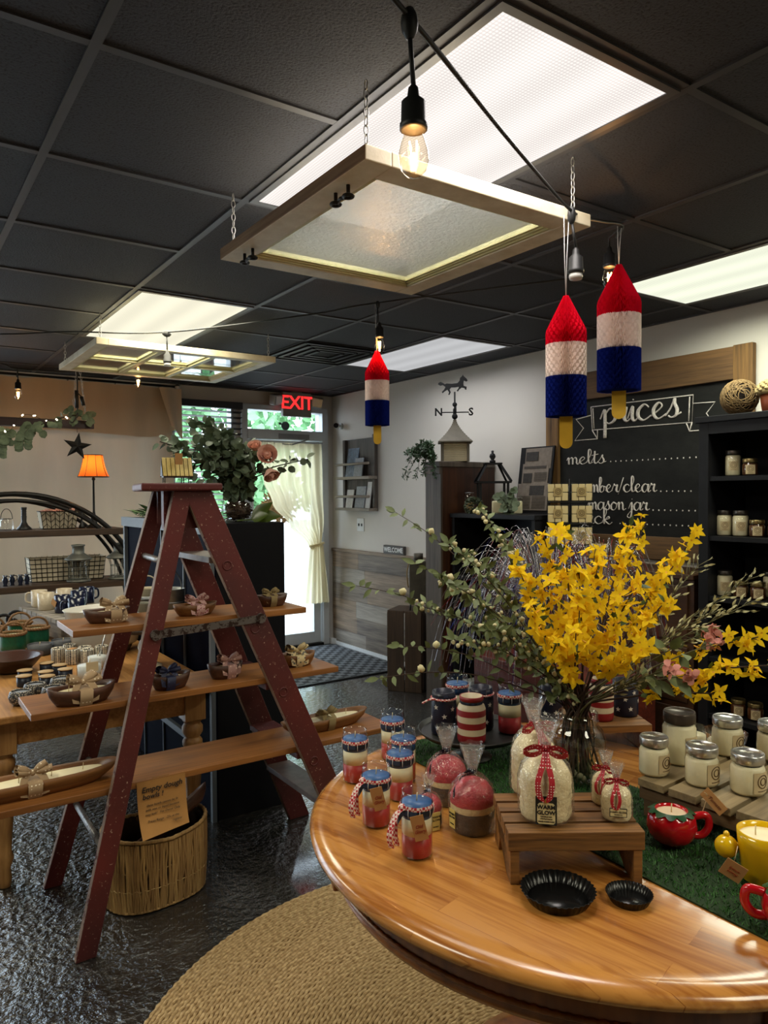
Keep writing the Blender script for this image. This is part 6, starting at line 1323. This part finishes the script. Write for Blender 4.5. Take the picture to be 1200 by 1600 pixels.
for p, lb in (((3.38, 3.585), 'square glass candle of cream wax on the bookcase, left of the pair'), ((3.38, 3.43), 'square glass candle of cream wax on the bookcase, right of the pair')):
    t = thing('glass_candle', lb, 'candle', (p[0], p[1], BT), face(*p)); MB().box(-.048, .048, -.048, .048, 0, .11).build('glass', JGLASS, t, bevel=.008); MB().box(-.044, .044, -.044, .044, .004, .085).build('wax', WAX, t, bevel=.008)
t = thing('boxwood_ball', 'small bushy green boxwood clump on the bookcase before the lantern', 'plant', (3.31, 3.755, BT)); q = MB()
for k in range(420): u = rvec(); q.leaf(V(u.x*.042, u.y*.058, .052+u.z*.048), u+rvec()*.6, rvec(), .022, .012)
q.build('leaves', M('boxwood', '#4a5540', .7, var=.4, ns=50), t, recalc=False); MB().tube([(0, 0, 0), (.005, 0, .06)], .006, 6).build('stem', STEM, t)
t = thing('eucalyptus_sprig', 'short eucalyptus sprig leaning before the right square candle', 'plant', (3.33, 3.42, BT)); q = MB(); st = MB()
for tip in ((-.05, .06, .12), (-.04, -.10, .05), (.0, -.02, .15), (-.06, .0, .03)):
    path = cat([(0, 0, .004), Vector(tip)*.5+V(0, 0, .02), tip], 5); st.tube(path, .002, 4)
    for p in path[1:]:
        for s in (-1, 1): q.leaf(p, rvec()+V(-.3, 0, .2), V(-.7, -.6, .3), .042, .036, round_=True)
q.build('leaves', M('sage_pale', '#6b7a63', .6, var=.3), t, recalc=False); st.build('stem', STEM, t)
t = thing('newspaper_board', 'black board pinned with newspaper clippings leaning on the wall', 'board', (3.60, 3.50, BT)); NB = []
MB().box(-.006, .006, -.15, .15, 0, .45).build('board', BLACKW, t).rotation_euler = (0, radians(8), 0)
NP = M('newsprint', '#7d7268', .9, var=.25, ns=40); NPD = M('news_photo', '#332e2b', .8, var=.5, ns=60)
cl = bpy.data.objects['board']; cl = [c for c in t.children][0]
q = MB()
for (y0_, y1_, z0_, z1_) in ((-.135, .10, .30, .44), (-.12, .115, .19, .335), (-.135, .14, .02, .20)): q = MB().box(-.0085-.0015*len(NB), -.006, y0_, y1_, z0_, z1_); NB.append(q.build('clipping', NP, cl))
q = MB().box(-.0125, -.0115, -.02, .09, .355, .415).box(-.0125, -.0115, .02, .10, .205, .27).box(-.0135, -.0125, -.10, .03, .12, .185)
q.build('clipping_photo', NPD, cl); q = MB(); NPL = M('news_ink', '#4a433e', .9, var=.4, ns=200)
for k in range(16): z = .03+.0055*k; q.box(-.0130, -.012, -.12, .0, z, z+.002); q.box(-.0130, -.012, .015, .13, z, z+.002)
for k in range(9): z = .215+.007*k; q.box(-.0118, -.0105, -.11, .0, z, z+.003)
q.box(-.0118, -.0105, -.10, .10, .30, .318).build('newsprint_lines', NPL, cl)
# red chest and dark dresser
t = thing('wooden_chest', 'low red brown wooden chest in front of the black bookcase', 'chest', (3.08, 2.80, 0)); RB = wood('red_brown', '#2a0f0a', '#64291c', 'y', 1, .4, .1)
MB().box(-.17, .17, -.50, .50, .04, .49).build('body', RB, t); MB().box(-.18, .18, -.51, .51, .49, .515).build('lid', RB, t, bevel=.004); MB().box(-.165, .165, -.49, .49, 0, .04).build('plinth', RB, t)
t = thing('dark_dresser', 'dark brown wooden dresser below the chalkboard', 'dresser', (3.52, 2.64, 0)); DW = wood('dresser_wood', '#1a0d06', '#4a2c17', 'y', 1, .45, .1)
MB().box(-.17, .175, -.49, .49, .05, 1.025).build('carcass', DW, t); MB().box(-.185, .175, -.495, .495, 1.025, 1.05).build('top', DW, t, bevel=.003); MB().box(-.165, .17, -.48, .48, 0, .05).build('plinth', DW, t)
for k in range(3):
    d = MB().box(-.182, -.17, -.46, .46, .09+.31*k, .37+.31*k).build('drawer', DW, t, bevel=.004)
    for s in (-.25, .25): MB().sph((-.195, s, .23+.31*k), .016, 10, 7).build('knob', DARKMETAL, d)
# melts rack
RKX, RKY = 3.44, 3.03
t = thing('display_rack', 'black wire rack of packaged wax melts standing on the dresser', 'rack', (RKX, RKY, 1.05), face(RKX, RKY))
MB().tube([(0, .02, .006), (0, .02, .50)], .005, 8).build('post', DARKMETAL, t); MB().box(-.09, .09, -.03, .09, 0, .006).build('base', DARKMETAL, t); q = MB()
for z in (.10, .23, .36):
    q.tube([(-.13, 0, z), (.13, 0, z)], .003, 6).tube([(-.13, -.05, z), (.13, -.05, z)], .003, 6).tube([(-.13, -.05, z), (-.13, .02, z)], .0025, 6)
    for x in (-.13, .13): q.tube([(x, .02, z), (x, -.05, z), (x, -.05, z+.03)], .0025, 6)
q.build('frame', DARKMETAL, t)
MELT = M('melt_wax', '#d9c38f', .5, var=.08); CLAM = thin('clamshell', refl=.05, rough=.08)
def melt(label, p, rz, group=None, tilt=0):
    t = thing('wax_melt_pack', label, 'wax melts', p, rz, group); q = MB()
    for i in range(3):
        for j in range(2): q.box(-.048+.033*i, -.048+.033*i+.030, -.010, .010, .002+.043*j, .042+.043*j)
    q.build('wax', MELT, t, bevel=.003); MB().box(-.052, .052, -.013, .013, 0, .092).build('clamshell', CLAM, t)
    e = MB().box(-.022, .022, -.0148, -.0136, .024, .068).build('label', M('label_paper2', '#a8905e', .7), t); q = MB()
    q.tube([V(.014*cos(a), -.0155, .048+.014*sin(a)) for a in [2*pi*i/20 for i in range(20)]], .0012, 4, closed=True).tube([V(.007*cos(a), -.0155, .048+.007*sin(a)) for a in [2*pi*i/14 for i in range(14)]], .0012, 4, closed=True).build('label_mark', M('label_brown2', '#4a3620', .8), e)
    return t
fr = face(RKX, RKY); Rm = Matrix.Rotation(fr, 3, 'Z')
for r_ in range(3):
    for c in range(2):
        p = Vector((RKX, RKY, 1.05))+Rm @ V(-.070+.140*c, -.030, .106+.13*r_)
        melt('cream wax melt pack in the %s column, %s row of the wire rack' % (['left', 'right'][c], ['bottom', 'middle', 'top'][r_]), p, fr+[.12, -.1][c]).scale = (1.22, 1.1, 1.2)
for k in range(4):
    o = melt('cream wax melt pack lying in a small stack on the dresser', (3.42, 2.80, 1.066+.0305*k), face(3.4, 2.8)+rnd(-.2, .2), 'stacked melt packs on the dresser'); o.rotation_euler = (radians(-90), 0, face(3.4, 2.8)+rnd(-.15, .15))
# ------------------------------------------------------------------ chalkboard
CBX = XR-.005
t = thing('chalkboard', 'large framed chalkboard with hand lettered prices on the right wall', 'chalkboard', (CBX, 2.7375, 1.08))
m, n, l = nt('chalk_slate'); b, o = bsdf(n, l, .8); v = coords(n, l, (1, .6, 1.2)); l.new(ramp(n, l, noise(n, l, v, 5, 6, .7), [(.35, (.006, .006, .006)), (.75, (.020, .020, .019))]), b.inputs['Base Color']); b.inputs['Specular IOR Level'].default_value = .2
def cy(y): return y-2.7375
MB().box(-.012, 0, -.60, .60, .125, .975).build('slate', m, t)
MB().box(-.035, .0, cy(3.335), cy(3.44), 0, 1.13).build('frame_board', BARNZ, t, bevel=.003); MB().box(-.035, 0, cy(2.035), cy(2.14), 0, 1.145).build('frame_board', BARNZ, t, bevel=.003); MB().box(-.033, 0, cy(2.14), cy(3.335), .97, 1.14).build('frame_board', BARN, t, bevel=.003); MB().box(-.033, 0, cy(2.14), cy(3.335), 0, .13).build('frame_board', BARN, t, bevel=.003)
CH = M('chalk', (.72, .66, .62), .95, var=.35, ns=120); CHD = M('chalk_faint', (.36, .35, .34), .95, var=.5, ns=90)
G = {   # single stroke cursive letters: strokes of (x, y), x-height 1
 'p': [[(-.2, .35), (.1, .95), (.12, -1.0)], [(.1, .6), (.45, 1.02), (.8, .75), (.75, .2), (.4, -.02), (.12, .2)]], 'r': [[(-.1, .2), (.15, .9), (.2, 1.05), (.35, .85), (.6, .95), (.5, .3), (.65, .02), (.9, .2)]],
 'i': [[(-.1, .2), (.2, 1), (.2, .25), (.35, 0), (.6, .25)], [(.24, 1.4), (.27, 1.46)]], 'c': [[(.7, .8), (.45, 1.02), (.1, .7), (.08, .25), (.4, -.02), (.85, .25)]], 'e': [[(-.05, .2), (.35, .5), (.6, .8), (.4, 1.02), (.12, .65), (.15, .2), (.42, -.02), (.85, .25)]],
 's': [[(-.1, .1), (.22, .6), (.42, 1.15), (.44, .85), (.58, .45), (.5, .08), (.25, -.02), (.08, .12)], [(.5, .05), (.8, .25)]], 'm': [[(-.1, .6), (.1, 1.0), (.15, 0)], [(.15, .6), (.4, 1.02), (.55, .7), (.55, 0)], [(.55, .6), (.8, 1.02), (.97, .7), (.97, .2), (1.1, 0), (1.3, .2)]],
 'l': [[(-.1, .2), (.35, 1.3), (.35, 1.95), (.15, 1.9), (.12, .6), (.25, .05), (.55, .2)]], 't': [[(-.1, .2), (.2, 1), (.28, 1.75), (.22, .4), (.35, 0), (.65, .25)], [(-.05, 1.15), (.6, 1.3)]], 'a': [[(.7, .8), (.4, 1.02), (.05, .6), (.1, .1), (.4, 0), (.7, .6), (.75, 1.0), (.72, .25), (.85, 0), (1.05, .2)]],
 'b': [[(-.1, .2), (.3, 1.4), (.28, 1.95), (.1, 1.8), (.1, .3), (.3, 0), (.6, .25), (.6, .7), (.4, .85), (.15, .5)], [(.55, .8), (.85, .7)]], '/': [[(-.05, -.3), (.6, 1.9)]], 'o': [[(.4, 1.02), (.08, .6), (.12, .1), (.4, -.02), (.7, .35), (.65, .85), (.4, 1.02), (.6, .85), (.95, .85)]],
 'n': [[(-.1, .6), (.1, 1.0), (.15, 0)], [(.15, .6), (.42, 1.02), (.6, .7), (.6, .2), (.75, 0), (.95, .2)]], 'j': [[(-.1, .2), (.25, 1), (.22, -.6), (.0, -1.0), (-.25, -.75), (.1, -.2), (.5, .2)], [(.28, 1.4), (.31, 1.46)]], 'w': [[(-.1, .8), (.1, 1.0), (.12, .2), (.35, 0), (.55, .4), (.58, .95), (.58, .2), (.8, 0), (1.02, .4), (1.0, 1.0), (1.25, .85)]],
 'k': [[(-.1, .2), (.3, 1.4), (.28, 1.95), (.1, 1.8), (.12, 0)], [(.15, .5), (.5, 1.0), (.6, .75), (.2, .5), (.6, 0), (.9, .25)]], ' ': [], '1': [[(.1, 1.3), (.3, 1.7), (.3, 0)]], '$': [[(.7, 1.3), (.4, 1.55), (.1, 1.2), (.6, .7), (.6, .2), (.3, 0), (.05, .25)], [(.38, 1.8), (.36, -.25)]], '.': [[(.1, .02), (.14, .04)]]}
ADV = {'m': 1.2, 'w': 1.2, 'i': .5, 'l': .5, 't': .58, ' ': .5, '/': .62, 'j': .5, 's': .72, 'r': .8, '.': .45, '1': .5}
def chalk(s, y0_, y1_, zb, xh, wt, mat, name='chalk_lettering', xs=-.0135):
    wd = sum(ADV.get(c, .88) for c in s); k = (y0_-y1_)/wd; x = 0; q = MB(); zo = zb-1.08
    for c in s:
        for st in G[c]:
            P = [V(xs, cy(y0_-(x+px)*k), zo+py_*xh) for px, py_ in st]; P = cat(P, 5) if len(P) > 2 else P
            rr = []
            for i in range(len(P)):
                d = P[min(i+1, len(P)-1)]-P[max(i-1, 0)]; rr.append(wt*(.55+.75*max(0, -d.z)/(d.length+1e-6)))
            q.tube(P, rr, 5)
        x += ADV.get(c, .88)
    return q.build(name, mat, t)
chalk('prices', 2.985, 2.46, 1.888, .088, .0092, CH); chalk('melts', 3.27, 2.97, 1.648, .044, .0046, CH); chalk('amber/clear', 3.135, 2.61, 1.468, .046, .0046, CH); chalk('mason jar', 3.10, 2.66, 1.360, .046, .0046, CH); chalk('wick', 3.18, 2.92, 1.272, .046, .0046, CH); chalk('c', 3.27, 3.20, 1.470, .05, .003, CHD)
q = MB()
for zb, ya in ((1.655, 2.93), (1.470, 2.58), (1.362, 2.63), (1.278, 2.86)):
    y = ya
    while y > 2.36: q.sph((-.0135, cy(y), zb-1.08), (.001, .005, .005), 6, 4); y -= .038
q.build('chalk_dots', CH, t)
for zb in (1.635, 1.455, 1.345, 1.262): chalk('$', 2.335, 2.29, zb, .058, .003, CH)
q = MB()
def line(*ps, r=.0035): q.tube([V(-.0135, cy(a), b_-1.08) for a, b_ in ps], r, 5)
line((3.081, 2.002), (2.378, 1.997), (2.385, 1.848), (3.07, 1.857), (3.081, 2.002)); line((3.066, 1.992), (3.057, 1.865)); line((2.40, 1.99), (2.405, 1.855)); line((3.081, 1.95), (3.20, 1.935), (3.14, 1.875), (3.21, 1.80), (3.03, 1.80), (3.03, 1.857), (3.07, 1.857)); line((3.03, 1.80), (3.07, 1.855)); line((2.378, 1.95), (2.25, 1.945), (2.30, 1.89), (2.24, 1.80), (2.40, 1.80), (2.42, 1.848)); line((2.40, 1.80), (2.385, 1.848))
q.build('chalk_banner', CH, t)
# ------------------------------------------------------------------ tall black shelf on the right
t = thing('black_shelf', 'tall black wooden shelf unit of jar candles at the right edge', 'shelf', (3.498, 1.50, 0)); SY0, SY1 = -.62, .61; ST = 1.83
for y in (SY0, SY1-.05): MB().box(-.175, .17, y, y+.05, 0, ST-.03).build('side', BLACKW, t, bevel=.002)
MB().box(-.19, .17, SY0-.01, SY1+.015, ST-.03, ST).build('top', BLACKW, t, bevel=.003); MB().box(-.175, -.155, SY0+.05, SY1-.05, ST-.085, ST-.03).build('rail', BLACKW, t); MB().box(.155, .17, SY0+.05, SY1-.05, 0, ST-.03).build('back', BLACKW, t)
SHZ = (1.54, 1.25, .955, .66, .38, .10)
for z in SHZ: MB().box(-.165, .155, SY0+.05, SY1-.05, z-.022, z).build('shelf', BLACKW, t)
AMB = M('amber_wax', '#5a3418', .3, var=.15); DLID, GLID = M('dark_lid', (.10, .09, .08), .35, .8), M('gold_lid', '#9c8a5e', .3, .9)
def SYP(px): return 1.99-.00325*(px-1148)
def sj(kind, px, z, dx, label):
    y = SYP(px)-dx*.55; p = (3.42+dx, y)
    if kind == 'p': flint(label, p, z, .036, .125, DLID, lab=.05, lid_h=.018)
    else: flint(label, p, z, .035, .082, GLID, lab=.05, wax=AMB)
for a in (('p', 1148, 1.54, 0, 'cream pint jar candle alone at left on the top shelf of the black unit'), ('a', 1174, 1.54, 0, 'short amber jar candle beside the pint on the top shelf of the black unit'),
    ('p', 1135, 1.25, 0, 'leftmost cream pint jar on the second shelf of the black unit'), ('p', 1160, 1.25, 0, 'second cream pint jar on the second shelf of the black unit'), ('a', 1185, 1.25, 0, 'short amber jar beside the two pints on the second shelf'), ('p', 1188, 1.25, .12, 'cream pint jar standing behind on the second shelf of the black unit'), ('a', 1212, 1.25, 0, 'short amber jar at the picture edge on the second shelf'),
    ('p', 1136, .955, 0, 'leftmost cream pint jar on the third shelf behind bud spray'), ('a', 1161, .955, 0, 'short amber jar next to the pint on the third shelf'), ('a', 1187, .955, 0, 'short amber jar nearest the picture edge on the third shelf'), ('p', 1166, .955, .12, 'dark lidded pint jar at the back of the third shelf'), ('p', 1192, .955, .13, 'dark lidded pint jar farther right at the back of the third shelf'),
    ('a', 1158, .38, 0, 'short amber jar at left on the low shelf of the black unit'), ('a', 1184, .38, 0, 'short amber jar at right on the low shelf of the black unit'), ('a', 1172, .38, .13, 'short amber jar at the back of the low shelf')): sj(*a)
t = thing('vine_ball', 'ball of coiled brown grapevine on top of the black shelf', 'ornament', (3.43, 1.965, ST)); q = MB(); R_ = .085
for k in range(60):
    ax = (rvec()*.55+V(.75, .65, -.1)).normalized(); u = ax.orthogonal().normalized(); w_ = ax.cross(u); off_ = rnd(-.85, .85); rr = R_*sqrt(1-off_*off_); ph = rnd(0, 6)
    q.tube([ax*off_*R_+(u*cos(a)+w_*sin(a))*rr*rnd(.97, 1.02)+V(0, 0, R_+.003) for a in [ph+2*pi*i/22 for i in range(22)]], .0026, 5, closed=True)
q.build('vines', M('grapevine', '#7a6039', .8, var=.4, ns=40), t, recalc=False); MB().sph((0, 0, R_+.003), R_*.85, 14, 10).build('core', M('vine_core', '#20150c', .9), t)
t = thing('acorn_ornament', 'large wooden acorn with pale textured cap on the black shelf top', 'ornament', (3.43, 1.785, ST)); MB().lathe([(.05, 0), (.062, .01), (.068, .05), (.072, .085)], 24).build('nut', M('acorn_brown', '#8a4020', .4, var=.2), t)
q = MB().lathe([(.078, .082), (.088, .095), (.080, .125), (.05, .15), (.015, .158), (0, .158)], 28)
for k in range(90):
    a = k*2.4; u = (k+.5)/90; r_ = .086*sqrt(1-(u*.95)**2); q.sph((r_*cos(a), r_*sin(a), .095+u*.06), (.011, .011, .008), 6, 4)
q.build('cap', M('acorn_cap', '#a08c5e', .7, var=.25), t); MB().tube([(0, 0, .15), (.004, 0, .175)], .006, 6).build('stem', STEM, t)
